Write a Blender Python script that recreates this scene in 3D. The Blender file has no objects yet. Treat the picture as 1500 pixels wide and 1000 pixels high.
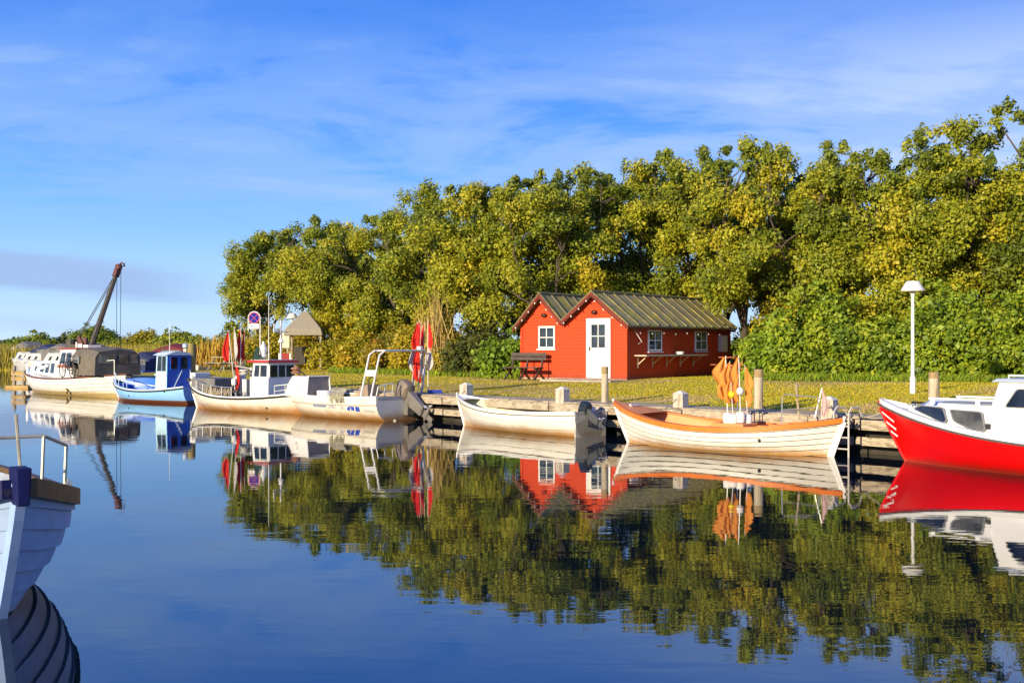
import bpy, bmesh, math, random
import numpy as np
from mathutils import Vector, Matrix
from mathutils.geometry import tessellate_polygon

# ------------------------------------------------------------------ camera, sky, sun
S = bpy.context.scene
COL = S.collection
R = math.radians
FPX, HOR, EYE = 1600.0, 508.0, 2.13
cam_data = bpy.data.cameras.new('camera')
cam = bpy.data.objects.new('camera', cam_data)
COL.objects.link(cam)
cam.location = (0, 0, EYE)
cam.rotation_euler = (R(90), 0, 0)
cam_data.sensor_width = 36
cam_data.lens = 36 * FPX / 1500
cam_data.shift_y = (HOR - 500) / 1500
cam_data.clip_end = 6000
S.camera = cam
S.view_settings.view_transform = 'Standard'
S.view_settings.look = 'None'
S.view_settings.exposure = 0.6
S.view_settings.gamma = 1
S.render.engine = 'CYCLES'
S.cycles.use_denoising = True
S.cycles.max_bounces = 6
S.cycles.diffuse_bounces = 3
S.cycles.glossy_bounces = 4
S.cycles.transmission_bounces = 4
S.cycles.sample_clamp_indirect = 4
S.cycles.caustics_reflective = False
S.cycles.caustics_refractive = False

SUN_EL = R(15)
TOSUN = Vector((-0.612 * math.cos(SUN_EL), -0.791 * math.cos(SUN_EL), math.sin(SUN_EL)))
sl = bpy.data.lights.new('sun', 'SUN')
sl.energy = 4.8
sl.angle = R(0.6)
sl.color = (1.0, 0.84, 0.56)
so = bpy.data.objects.new('sun', sl)
COL.objects.link(so)
so.location = (-30, -40, 30)
so.rotation_euler = (-TOSUN).to_track_quat('-Z', 'Y').to_euler()

def N(nt, kind, **kw):
    n = nt.nodes.new(kind)
    for k, v in kw.items():
        if k in n.inputs: n.inputs[k].default_value = v
        else: setattr(n, k, v)
    return n

def math_node(nt, op, a, b=None, clamp=False):
    n = nt.nodes.new('ShaderNodeMath'); n.operation = op; n.use_clamp = clamp
    for i, v in enumerate((a, b)):
        if v is None: continue
        if isinstance(v, (int, float)): n.inputs[i].default_value = v
        else: nt.links.new(v, n.inputs[i])
    return n.outputs[0]

def mix_col(nt, fac, a, b, blend='MIX'):
    n = nt.nodes.new('ShaderNodeMix'); n.data_type = 'RGBA'; n.blend_type = blend
    for key, v in ((0, fac), (6, a), (7, b)):
        if isinstance(v, (int, float)): n.inputs[key].default_value = v
        elif isinstance(v, (tuple, list)): n.inputs[key].default_value = (*v[:3], 1)
        else: nt.links.new(v, n.inputs[key])
    return n.outputs[2]

def ramp(nt, fac, stops, interp='LINEAR'):
    n = nt.nodes.new('ShaderNodeValToRGB'); cr = n.color_ramp; cr.interpolation = interp
    while len(cr.elements) < len(stops): cr.elements.new(0.5)
    for e, (p, c) in zip(cr.elements, stops):
        e.position = p
        e.color = (c, c, c, 1) if isinstance(c, (int, float)) else (*c, 1)
    nt.links.new(fac, n.inputs[0])
    return n.outputs[0]

world = bpy.data.worlds.new('World'); S.world = world; world.use_nodes = True
nt = world.node_tree; nt.nodes.clear(); L = nt.links.new
out = N(nt, 'ShaderNodeOutputWorld'); bg = N(nt, 'ShaderNodeBackground'); bg.inputs[1].default_value = 0.1
L(bg.outputs[0], out.inputs[0])
sky = N(nt, 'ShaderNodeTexSky', sky_type='NISHITA', sun_disc=False)
sky.sun_elevation = SUN_EL
sky.sun_rotation = math.atan2(TOSUN.x, TOSUN.y)
tc = N(nt, 'ShaderNodeTexCoord'); sep = N(nt, 'ShaderNodeSeparateXYZ'); L(tc.outputs['Generated'], sep.inputs[0])
dx, dy, dz = sep.outputs
grad = ramp(nt, dz, [(0.0, (.60, .78, .98)), (.05, (.42, .68, 1.0)), (.12, (.21, .50, 1.02)), (.20, (.085, .32, .98)),
                     (.30, (.022, .20, .84)), (1.0, (.02, .10, .50))])
grad10 = N(nt, 'ShaderNodeVectorMath', operation='SCALE'); L(grad, grad10.inputs[0]); grad10.inputs['Scale'].default_value = 7.4
base = mix_col(nt, 0.94, sky.outputs[0], grad10.outputs[0])
# clouds: high thin streaks on a plane overhead
den = math_node(nt, 'ADD', math_node(nt, 'MAXIMUM', dz, 0.0), 0.10)
cx = math_node(nt, 'DIVIDE', dx, den); cy = math_node(nt, 'DIVIDE', dy, den)
comb = N(nt, 'ShaderNodeCombineXYZ'); L(cx, comb.inputs[0]); L(cy, comb.inputs[1])
mp = N(nt, 'ShaderNodeMapping'); L(comb.outputs[0], mp.inputs[0])
mp.inputs['Scale'].default_value = (0.62, .85, 1); mp.inputs['Rotation'].default_value = (0, 0, R(-16)); mp.inputs['Location'].default_value = (3.1, 1.4, 0)
n1 = N(nt, 'ShaderNodeTexNoise', Scale=1.15, Detail=10.0, Roughness=0.60, Distortion=0.5); L(mp.outputs[0], n1.inputs['Vector'])
n1b = N(nt, 'ShaderNodeTexNoise', Scale=3.4, Detail=8.0, Roughness=0.62, Distortion=0.8); L(mp.outputs[0], n1b.inputs['Vector'])
az = math_node(nt, 'DIVIDE', dx, math_node(nt, 'MAXIMUM', dy, 0.05))
bias = math_node(nt, 'MULTIPLY', az, 0.17)
band = ramp(nt, dz, [(.0, 0.0), (.095, 0.0), (.135, .75), (.19, 1.0), (.235, .75), (.28, .28), (.40, .15), (1, .2)])
nn = math_node(nt, 'ADD', n1.outputs[0], math_node(nt, 'MULTIPLY', math_node(nt, 'SUBTRACT', n1b.outputs[0], .5), .30))
m1 = ramp(nt, math_node(nt, 'ADD', nn, bias), [(.34, 0.0), (.49, .55), (.62, 1.0)], 'EASE')
f1 = math_node(nt, 'MULTIPLY', math_node(nt, 'MULTIPLY', m1, band), 0.80)
ccol = mix_col(nt, ramp(nt, math_node(nt, 'ADD', az, .5), [(.25, 0.0), (.95, 1.0)]), (2.7, 4.0, 6.3), (4.6, 5.4, 6.8))
c1 = mix_col(nt, f1, base, ccol)
# grey-blue stratus bank low on the left and thin streaks under it
mp2 = N(nt, 'ShaderNodeMapping'); L(tc.outputs['Generated'], mp2.inputs[0]); mp2.inputs['Scale'].default_value = (3.2, 3.2, 40); mp2.inputs['Location'].default_value = (0.2, 0.0, 0.3)
n2 = N(nt, 'ShaderNodeTexNoise', Scale=1.0, Detail=7.0, Roughness=0.55, Distortion=.4); L(mp2.outputs[0], n2.inputs['Vector'])
azm = ramp(nt, math_node(nt, 'ADD', az, 0.5), [(.0, 1.0), (.16, 1.0), (.25, .0)])
wob = math_node(nt, 'ADD', dz, math_node(nt, 'MULTIPLY', math_node(nt, 'SUBTRACT', n2.outputs[0], .5), .030))
zm = ramp(nt, math_node(nt, 'ADD', wob, math_node(nt, 'MULTIPLY', math_node(nt, 'ADD', az, .47), .07)), [(.0, .0), (.012, .0), (.020, .30), (.026, .0), (.046, .05), (.054, 1.0), (.074, 1.0), (.084, 0.0)])
f2 = math_node(nt, 'MULTIPLY', math_node(nt, 'MULTIPLY', azm, zm), 0.92)
c2 = mix_col(nt, f2, c1, (2.5, 3.6, 5.8))
L(c2, bg.inputs[0])

# ------------------------------------------------------------------ helpers
def G(px, py, z=0.0):
    d = FPX * (EYE - z) / (py - HOR)
    return Vector(((px - 750) / FPX * d, d, z))
def P(px, d, z):
    return Vector(((px - 750) / FPX * d, d, z))
def Z(py, d):
    return EYE - (py - HOR) / FPX * d

MATS = {}
def M(name, col, rough=.6, var=.15, scale=4.0, bump=0.0, metal=0.0, stain=None, stretch=(1, 1, 1), spec=.4, blotch=None, band=None, coat=0.0):
    """procedural paint / wood / metal: noise variation, optional stain near z (colour, z0, z1), blotches (colour, amount)"""
    if name in MATS: return MATS[name]
    m = bpy.data.materials.new(name); m.use_nodes = True
    nt = m.node_tree; b = nt.nodes['Principled BSDF']; L = nt.links.new
    tc = N(nt, 'ShaderNodeTexCoord'); mp = N(nt, 'ShaderNodeMapping'); L(tc.outputs['Object'], mp.inputs[0])
    mp.inputs['Scale'].default_value = stretch
    nz = N(nt, 'ShaderNodeTexNoise', Scale=scale, Detail=7.0, Roughness=.62); L(mp.outputs[0], nz.inputs['Vector'])
    lo, hi = 1 - var, 1 + var
    f = ramp(nt, nz.outputs[0], [(.3, lo / hi), (.7, 1.0)])
    c = mix_col(nt, 1.0, tuple(min(1, x * hi) for x in col), f, 'MULTIPLY')
    sp = N(nt, 'ShaderNodeSeparateXYZ'); L(tc.outputs['Object'], sp.inputs[0])
    if blotch:
        nb = N(nt, 'ShaderNodeTexNoise', Scale=scale * .45, Detail=9.0, Roughness=.7); L(mp.outputs[0], nb.inputs['Vector'])
        fb = ramp(nt, nb.outputs[0], [(.62 - .3 * blotch[1], 0.0), (.72 - .25 * blotch[1], 1.0)])
        c = mix_col(nt, fb, c, blotch[0])
    if band:   # paint below a boot line
        fbnd = math_node(nt, 'LESS_THAN', sp.outputs[2], band[1])
        c = mix_col(nt, fbnd, c, band[0])
    if stain:
        sc, z0, z1 = stain
        ns = N(nt, 'ShaderNodeTexNoise', Scale=2.2, Detail=6.0, Roughness=.7); 
        mp3 = N(nt, 'ShaderNodeMapping'); L(tc.outputs['Object'], mp3.inputs[0]); mp3.inputs['Scale'].default_value = (1, 1, .35); L(mp3.outputs[0], ns.inputs['Vector'])
        zz = math_node(nt, 'ADD', sp.outputs[2], math_node(nt, 'MULTIPLY', math_node(nt, 'SUBTRACT', ns.outputs[0], .5), -(z1 - z0) * 1.1))
        mr = N(nt, 'ShaderNodeMapRange'); mr.interpolation_type = 'SMOOTHSTEP'
        L(zz, mr.inputs[0]); mr.inputs[1].default_value = z0; mr.inputs[2].default_value = z1; mr.inputs[3].default_value = .92; mr.inputs[4].default_value = 0
        c = mix_col(nt, mr.outputs[0], c, sc)
    L(c, b.inputs['Base Color'])
    b.inputs['Roughness'].default_value = rough; b.inputs['Metallic'].default_value = metal
    b.inputs['Specular IOR Level'].default_value = spec
    b.inputs['Coat Weight'].default_value = coat
    if bump:
        bm_ = N(nt, 'ShaderNodeBump', Strength=.6, Distance=bump); L(nz.outputs[0], bm_.inputs['Height']); L(bm_.outputs[0], b.inputs['Normal'])
    MATS[name] = m
    return m

def cloth_mat(name, col):
    m = M(name, col, .8, .14, 7); nt = m.node_tree; b = nt.nodes['Principled BSDF']
    tr = N(nt, 'ShaderNodeBsdfTranslucent'); nt.links.new(b.inputs['Base Color'].links[0].from_socket, tr.inputs[0])
    mx = N(nt, 'ShaderNodeMixShader'); mx.inputs[0].default_value = .35
    nt.links.new(b.outputs[0], mx.inputs[1]); nt.links.new(tr.outputs[0], mx.inputs[2]); nt.links.new(mx.outputs[0], nt.nodes['Material Output'].inputs[0])
    return m
def glass(name='window_glass', col=(.02, .03, .04), rough=.04):
    if name in MATS: return MATS[name]
    m = bpy.data.materials.new(name); m.use_nodes = True
    nt = m.node_tree; b = nt.nodes['Principled BSDF']
    tc = N(nt, 'ShaderNodeTexCoord'); nz = N(nt, 'ShaderNodeTexNoise', Scale=1.7, Detail=3.0); nt.links.new(tc.outputs['Object'], nz.inputs[0])
    c = ramp(nt, nz.outputs[0], [(.35, tuple(x * .5 for x in col)), (.65, tuple(x * 2.2 for x in col))])
    nt.links.new(c, b.inputs['Base Color'])
    b.inputs['Roughness'].default_value = rough; b.inputs['IOR'].default_value = 1.5
    MATS[name] = m
    return m

class MB:
    def __init__(s): s.v = []; s.f = []
    def add(s, vs, fs):
        o = len(s.v); s.v += [tuple(v) for v in vs]; s.f += [tuple(i + o for i in f) for f in fs]
    def hexa(s, b, t):
        s.add(list(b) + list(t), [(3, 2, 1, 0), (4, 5, 6, 7), (0, 1, 5, 4), (1, 2, 6, 5), (2, 3, 7, 6), (3, 0, 4, 7)])
        return s
    def box(s, c, size, rz=0.0, ry=0.0, rx=0.0):
        hx, hy, hz = size[0] / 2, size[1] / 2, size[2] / 2
        m = Matrix.Translation(Vector(c)) @ Matrix.Rotation(rz, 4, 'Z') @ Matrix.Rotation(ry, 4, 'Y') @ Matrix.Rotation(rx, 4, 'X')
        q = [m @ Vector(p) for p in ((-hx, -hy, -hz), (hx, -hy, -hz), (hx, hy, -hz), (-hx, hy, -hz), (-hx, -hy, hz), (hx, -hy, hz), (hx, hy, hz), (-hx, hy, hz))]
        return s.hexa(q[:4], q[4:])
    def bar(s, a, b, w, h, up=(0, 0, 1)):
        a, b = Vector(a), Vector(b); d = (b - a).normalized(); u = Vector(up)
        if abs(d.dot(u)) > .98: u = Vector((1, 0, 0))
        sd = d.cross(u).normalized() * w / 2; uu = sd.cross(d).normalized() * h / 2
        q = []
        for p in (a, b): q += [p - sd - uu, p + sd - uu, p + sd + uu, p - sd + uu]
        s.add(q, [(3, 2, 1, 0), (4, 5, 6, 7), (0, 1, 5, 4), (1, 2, 6, 5), (2, 3, 7, 6), (3, 0, 4, 7)])
        return s
    def tube(s, path, r, n=6, cap=True):
        path = [Vector(p) for p in path]; k = len(path)
        rs = r if isinstance(r, (list, tuple)) else [r] * k
        prev = None; vs = []
        for i, p in enumerate(path):
            d = (path[min(i + 1, k - 1)] - path[max(i - 1, 0)])
            if d.length < 1e-9: d = Vector((0, 0, 1))
            d.normalize()
            if prev is None:
                u = d.cross(Vector((0, 0, 1)))
                if u.length < .05: u = d.cross(Vector((1, 0, 0)))
            else: u = prev - d * prev.dot(d)
            u.normalize(); prev = u; w = d.cross(u)
            for j in range(n):
                a = 2 * math.pi * j / n
                vs.append(p + (u * math.cos(a) + w * math.sin(a)) * rs[i])
        fs = [(i * n + j, i * n + (j + 1) % n, (i + 1) * n + (j + 1) % n, (i + 1) * n + j) for i in range(k - 1) for j in range(n)]
        if cap: fs += [tuple(range(n - 1, -1, -1)), tuple((k - 1) * n + j for j in range(n))]
        s.add(vs, fs); return s
    def lathe(s, c, prof, n=14):
        c = Vector(c); k = len(prof); vs = []
        for r, z in prof:
            for j in range(n):
                a = 2 * math.pi * j / n; vs.append(c + Vector((r * math.cos(a), r * math.sin(a), z)))
        fs = [(i * n + j, i * n + (j + 1) % n, (i + 1) * n + (j + 1) % n, (i + 1) * n + j) for i in range(k - 1) for j in range(n)]
        fs += [tuple(range(n - 1, -1, -1)), tuple((k - 1) * n + j for j in range(n))]
        s.add(vs, fs); return s
    def ball(s, c, r, n=12, m=8, sq=(1, 1, 1)):
        c = Vector(c); vs = []; fs = []
        for i in range(1, m):
            a = math.pi * i / m
            for j in range(n):
                b = 2 * math.pi * j / n
                vs.append(c + Vector((r * sq[0] * math.sin(a) * math.cos(b), r * sq[1] * math.sin(a) * math.sin(b), r * sq[2] * math.cos(a))))
        vs += [c + Vector((0, 0, r * sq[2])), c - Vector((0, 0, r * sq[2]))]
        for i in range(m - 2):
            for j in range(n): fs.append((i * n + j, (i + 1) * n + j, (i + 1) * n + (j + 1) % n, i * n + (j + 1) % n))
        T = (m - 1) * n
        for j in range(n):
            fs.append((T, j, (j + 1) % n)); fs.append((T + 1, (m - 2) * n + (j + 1) % n, (m - 2) * n + j))
        s.add(vs, fs); return s
    def grid(s, rows, close=False):
        n = len(rows[0]); vs = [p for r_ in rows for p in r_]; fs = []
        for i in range(len(rows) - 1):
            for j in range(n - (0 if close else 1)):
                fs.append((i * n + j, i * n + (j + 1) % n, (i + 1) * n + (j + 1) % n, (i + 1) * n + j))
        s.add(vs, fs); return s
    def prism(s, poly, off):
        """planar polygon (3D points) swept by vector off"""
        off = Vector(off); a = [Vector(p) for p in poly]; n = len(a)
        vs = a + [p + off for p in a]
        fs = [tuple(range(n - 1, -1, -1)), tuple(range(n, 2 * n))] + [(i, (i + 1) % n, n + (i + 1) % n, n + i) for i in range(n)]
        s.add(vs, fs); return s
    def ring(s, outer, inner, off):
        """frame: outer and inner loops of equal length, swept by off"""
        off = Vector(off); o = [Vector(p) for p in outer]; i_ = [Vector(p) for p in inner]; n = len(o)
        vs = o + i_ + [p + off for p in o] + [p + off for p in i_]
        fs = []
        for k in range(n):
            j = (k + 1) % n
            fs += [(k, j, n + j, n + k)[::-1], (2 * n + k, 2 * n + j, 3 * n + j, 3 * n + k), (k, j, 2 * n + j, 2 * n + k), (n + k, n + j, 3 * n + j, 3 * n + k)[::-1]]
        s.add(vs, fs); return s
    def strip(s, path, sides, w, h):
        """rectangular section swept along path; sides = unit horizontal vectors"""
        rows = []
        for p, sd in zip(path, sides):
            p = Vector(p); sd = Vector(sd); u = Vector((0, 0, 1))
            rows.append([p - sd * w / 2, p + sd * w / 2, p + sd * w / 2 + u * h, p - sd * w / 2 + u * h])
        n0 = len(s.v); s.grid(rows, close=True)
        k = len(rows); s.f += [(n0 + 3, n0 + 2, n0 + 1, n0), tuple(n0 + (k - 1) * 4 + j for j in range(4))]
        return s
    def build(s, name, mat, parent=None, smooth=False, fix=True, bevel=0.0):
        me = bpy.data.meshes.new(name); me.from_pydata(s.v, [], s.f); me.update()
        if fix:
            b = bmesh.new(); b.from_mesh(me); bmesh.ops.recalc_face_normals(b, faces=b.faces); b.to_mesh(me); b.free()
        me.materials.append(mat)
        o = bpy.data.objects.new(name, me); COL.objects.link(o)
        if parent is not None: o.parent = parent
        if smooth:
            me.polygons.foreach_set('use_smooth', [True] * len(me.polygons))
            md = o.modifiers.new('edges', 'EDGE_SPLIT'); md.split_angle = R(38)
        if bevel:
            md = o.modifiers.new('bevel', 'BEVEL'); md.width = bevel; md.segments = 2; md.limit_method = 'ANGLE'; md.angle_limit = R(40)
        return o

def tag(o, label=None, cat=None, group=None, kind=None):
    if label: o['label'] = label
    if cat: o['category'] = cat
    if group: o['group'] = group
    if kind: o['kind'] = kind
    return o
def thing(name, label, cat, loc=(0, 0, 0), rz=0.0, group=None):
    o = bpy.data.objects.new(name, None); COL.objects.link(o)
    o.empty_display_size = .2
    o.location = loc; o.rotation_euler = (0, 0, rz)
    return tag(o, label, cat, group)
def copy_tree(o, parent=None):
    c = o.copy(); COL.objects.link(c); c.parent = parent
    for ch in o.children: copy_tree(ch, c)
    return c
def roundpoly(pts, r, n=4):
    out = []; k = len(pts)
    for i in range(k):
        p = Vector((*pts[i], 0)); a = Vector((*pts[i - 1], 0)); b = Vector((*pts[(i + 1) % k], 0))
        pa = p + (a - p).normalized() * r; pb = p + (b - p).normalized() * r
        for j in range(n + 1):
            t = j / n; q = pa * (1 - t) ** 2 + p * 2 * t * (1 - t) + pb * t * t
            out.append((q.x, q.y))
    return out
def shrink(poly, k):
    cx = sum(p[0] for p in poly) / len(poly); cy = sum(p[1] for p in poly) / len(poly)
    out = []
    for x, y in poly:
        dx, dy = x - cx, y - cy; l = math.hypot(dx, dy)
        out.append((cx + dx * (l - k) / l, cy + dy * (l - k) / l))
    return out
def on_quad(q, u, v, off=0.0):
    a, b, c, d = [Vector(p) for p in q]      # a=(0,0) b=(1,0) c=(1,1) d=(0,1)
    p = a * (1 - u) * (1 - v) + b * u * (1 - v) + c * u * v + d * (1 - u) * v
    n = (b - a).cross(d - a).normalized()
    return p + n * off
def window_on(q, poly, glass_mat, frame_mat, parent, name='window', fw=.025, o=.006, frame_name='window_frame', bars=None):
    """glass pane with raised frame on quad q; poly in metres from q[0] along its two edges"""
    a, b, c, d = [Vector(p) for p in q]
    lu, lv = (b - a).length, (d - a).length
    uv = lambda pl: [(x / lu, y / lv) for x, y in pl]
    n = (b - a).cross(d - a).normalized()
    g = MB().prism([on_quad(q, u, v, o) for u, v in uv(poly)], n * .006).build(name, glass_mat, parent)
    inner = shrink(poly, .004); outer = shrink(poly, -fw)
    f = MB().ring([on_quad(q, u, v, .001) for u, v in uv(outer)], [on_quad(q, u, v, .001) for u, v in uv(inner)], n * (o + .016))
    if bars:
        for (x0, y0, x1, y1, w) in bars:
            p0 = on_quad(q, x0 / lu, y0 / lv, o + .012); p1 = on_quad(q, x1 / lu, y1 / lv, o + .012)
            f.bar(p0, p1, w, .014, up=n)
    f.build(frame_name, frame_mat, g)
    return g
def text_verts(body, size, extrude=0.0):
    """flat mesh of a word (x along, y up), from the built-in font"""
    cu = bpy.data.curves.new('lettering', 'FONT'); cu.body = body; cu.size = size; cu.resolution_u = 2; cu.align_x = 'CENTER'; cu.align_y = 'CENTER'
    o = bpy.data.objects.new('lettering', cu); COL.objects.link(o)
    dg = bpy.context.evaluated_depsgraph_get(); me = bpy.data.meshes.new_from_object(o.evaluated_get(dg))
    vs = [tuple(v.co) for v in me.vertices]; fs = [tuple(p.vertices) for p in me.polygons]
    bpy.data.objects.remove(o); bpy.data.curves.remove(cu); bpy.data.meshes.remove(me)
    return vs, fs
# ------------------------------------------------------------------ water, ground, quay
def make_water():
    m = bpy.data.materials.new('harbour_water'); m.use_nodes = True
    nt = m.node_tree; b = nt.nodes['Principled BSDF']; L = nt.links.new
    tc = N(nt, 'ShaderNodeTexCoord')
    b.inputs['Base Color'].default_value = (.002, .007, .015, 1)
    b.inputs['Roughness'].default_value = 0.012
    b.inputs['IOR'].default_value = 3.0
    mp = N(nt, 'ShaderNodeMapping'); L(tc.outputs['Object'], mp.inputs[0]); mp.inputs['Scale'].default_value = (.55, 1.5, 1); mp.inputs['Rotation'].default_value = (0, 0, R(8))
    n1 = N(nt, 'ShaderNodeTexNoise', Scale=2.6, Detail=3.0, Roughness=.45); L(mp.outputs[0], n1.inputs['Vector'])
    n2 = N(nt, 'ShaderNodeTexNoise', Scale=.5, Detail=2.0, Roughness=.5); L(mp.outputs[0], n2.inputs['Vector'])
    n3 = N(nt, 'ShaderNodeTexNoise', Scale=.10, Detail=3.0, Roughness=.5); L(tc.outputs['Object'], n3.inputs['Vector'])
    patch = ramp(nt, n3.outputs[0], [(.36, .25), (.66, 1.0)])
    h = math_node(nt, 'ADD', math_node(nt, 'MULTIPLY', n1.outputs[0], patch), math_node(nt, 'MULTIPLY', n2.outputs[0], 1.6))
    bp = N(nt, 'ShaderNodeBump', Strength=1.0, Distance=.0019); L(h, bp.inputs['Height']); L(bp.outputs[0], b.inputs['Normal'])
    mb = MB(); mb.add([(-3000, -200, 0), (3000, -200, 0), (3000, 4000, 0), (-3000, 4000, 0)], [(0, 1, 2, 3)])
    o = mb.build('water', m, fix=False); tag(o, 'calm dark blue harbour water mirroring boats, trees and sky', kind='structure')
make_water()

EDGE = [(38, -11.9), (6.8, 21.7), (-1.94, 31.0), (-13.0, 44.5), (-21.0, 54.3), (-21.4, 57.5), (-18.5, 74), (-24, 88), (-60, 106), (-140, 128), (-900, 260)]
def offset_line(pts, d):
    out = []
    for i, p in enumerate(pts):
        a = Vector(pts[max(i - 1, 0)]); b = Vector(pts[min(i + 1, len(pts) - 1)]); p = Vector(p)
        ns = []
        for q, r_ in ((a, p), (p, b)):
            t = r_ - q
            if t.length > 1e-6: t.normalize(); ns.append(Vector((t.y, -t.x)))
        n = sum(ns, Vector((0, 0))); n.normalize()
        k = 1 / max(.6, n.dot(ns[0]))
        out.append(p + n * d * k)
    return out
def terrain_z(x, y):
    p = Vector((x, y)); best = 1e9
    for a, b in zip(EDGE[:-1], EDGE[1:]):
        a, b = Vector(a), Vector(b); t = max(0, min(1, (p - a).dot(b - a) / (b - a).length_squared))
        best = min(best, (p - a - (b - a) * t).length)
    return .745 + .245 * max(0.0, min(1.0, (best - 1.2) / 9.8))

def make_ground():
    m = bpy.data.materials.new('autumn_lawn'); m.use_nodes = True
    nt = m.node_tree; b = nt.nodes['Principled BSDF']; L = nt.links.new
    tc = N(nt, 'ShaderNodeTexCoord')
    na = N(nt, 'ShaderNodeTexNoise', Scale=.16, Detail=6.0, Roughness=.6); L(tc.outputs['Object'], na.inputs[0])
    nb = N(nt, 'ShaderNodeTexNoise', Scale=.8, Detail=8.0, Roughness=.7); L(tc.outputs['Object'], nb.inputs[0])
    nc = N(nt, 'ShaderNodeTexNoise', Scale=14.0, Detail=6.0, Roughness=.75); L(tc.outputs['Object'], nc.inputs[0])
    g = mix_col(nt, ramp(nt, na.outputs[0], [(.38, 0.0), (.62, 1.0)]), (.52, .39, .016), (.38, .36, .018))
    g = mix_col(nt, ramp(nt, nb.outputs[0], [(.44, 0.0), (.62, .85)]), g, (.62, .44, .18))
    g = mix_col(nt, 1.0, g, ramp(nt, nc.outputs[0], [(.3, .6), (.68, 1.2)]), 'MULTIPLY')
    L(g, b.inputs['Base Color']); b.inputs['Roughness'].default_value = .95; b.inputs['Specular IOR Level'].default_value = .1
    bp = N(nt, 'ShaderNodeBump', Strength=.6, Distance=.04); L(nc.outputs[0], bp.inputs['Height']); L(bp.outputs[0], b.inputs['Normal'])
    mb = MB()
    prof = [(.42, -1.5), (.42, .62), (1.2, .735), (2.5, .777), (4.2, .82), (6.2, .87), (8.6, .93), (11, .99)]
    # densify edge
    dense = []
    for a, b2 in zip(EDGE[:-1], EDGE[1:]):
        k = max(1, int((Vector(b2) - Vector(a)).length / 3.0)) if (Vector(b2) - Vector(a)).length < 60 else 4
        for i in range(k): dense.append(Vector(a).lerp(Vector(b2), i / k))
    dense.append(Vector(EDGE[-1]))
    rings = [[(p.x, p.y, z) for p in offset_line(dense, d)] for d, z in prof]
    rows = list(zip(*rings))
    mb.grid([list(r_) for r_ in rows])
    poly = [Vector((x, y, .99)) for x, y, z in rings[-1]] + [Vector((-900, 3500, .99)), Vector((2500, 3500, .99)), Vector((2500, -11, .99))]
    mb.add(poly, tessellate_polygon([poly]))
    o = mb.build('ground', m); tag(o, 'yellow green autumn lawn behind the quay', kind='structure')
make_ground()

WOODGREY = M('weathered_grey_wood', (.36, .30, .22), .85, .35, 5, .01, stretch=(1, 1, 1), blotch=((.16, .13, .10), .35))
PLANKWOOD = M('sunbleached_plank', (.42, .35, .25), .85, .35, 7, .008, stretch=(1, 1, 3), blotch=((.22, .17, .11), .35))
DARKWOOD_VOID = M('wet_timber_void_shade', (.035, .028, .02), .6, .4, 4, .01)
POSTWOOD = M('post_timber', (.50, .42, .30), .85, .3, 9, .01, stretch=(1, 1, .12), blotch=((.25, .19, .11), .3))

def make_quay():
    o0 = Vector((6.8, 21.7, 0))
    q = thing('wooden_quay', 'long weathered timber quay with plank deck along the lawn', 'quay', o0)
    line = [Vector(p) for p in EDGE[:5]]; line[0] = Vector((22, 5.33))
    def loc(p, z): return Vector((p.x, p.y, z)) - o0
    def along(off, step=None):
        pts = offset_line([tuple(p) for p in line], off)
        return pts
    # deck boards: run along the quay, each 0.19 wide
    deck = MB()
    for k in range(5):
        a = along(.03 + k * .2 + .01); b = along(.03 + k * .2 + .19)
        z0 = .745 + random.uniform(-.004, .004)
        rows = []
        for p, r_ in zip(a, b):
            rows.append([loc(p, z0 - .04), loc(r_, z0 - .04), loc(r_, z0), loc(p, z0)])
        deck.grid(rows, close=True)
    deck.build('deck', WOODGREY, q)
    def waler(z0, z1, off, t, mat):
        a = along(off); b = along(off + t); mb = MB()
        # split in 4 m planks with tiny gaps and jitter
        for i in range(len(a) - 1):
            n = max(1, int((a[i + 1] - a[i]).length / 3.8))
            for j in range(n):
                u0, u1 = j / n + .002, (j + 1) / n - .002; jz = random.uniform(-.012, .012)
                p0, p1 = a[i].lerp(a[i + 1], u0), a[i].lerp(a[i + 1], u1); r0, r1 = b[i].lerp(b[i + 1], u0), b[i].lerp(b[i + 1], u1)
                mb.hexa([loc(p0, z0 + jz), loc(p1, z0 + jz), loc(r1, z0 + jz), loc(r0, z0 + jz)], [loc(p0, z1 + jz), loc(p1, z1 + jz), loc(r1, z1 + jz), loc(r0, z1 + jz)])
        mb.build('waler', mat, q, bevel=.008)
    waler(.50, .70, -.06, .075, PLANKWOOD)
    waler(.19, .36, -.03, .075, PLANKWOOD)
    w = MB(); a = along(.36); w.grid([[loc(p, -1.2), loc(p, .70)] for p in a]); w.build('void_shade_sheet', DARKWOOD_VOID, q)  # near-black sheet painted as the shade of the void behind the walers
    a = along(.10); k = 0
    for i in range(len(a) - 1):
        n = max(1, int((a[i + 1] - a[i]).length / 2.7))
        for j in range(n):
            p = a[i].lerp(a[i + 1], (j + .5) / n)
            MB().tube([loc(p, -1.0), loc(p, .69)], .085, 8).build('pile', DARKWOOD_VOID, q, smooth=True)
    return q
random.seed(3)
make_quay()
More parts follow.
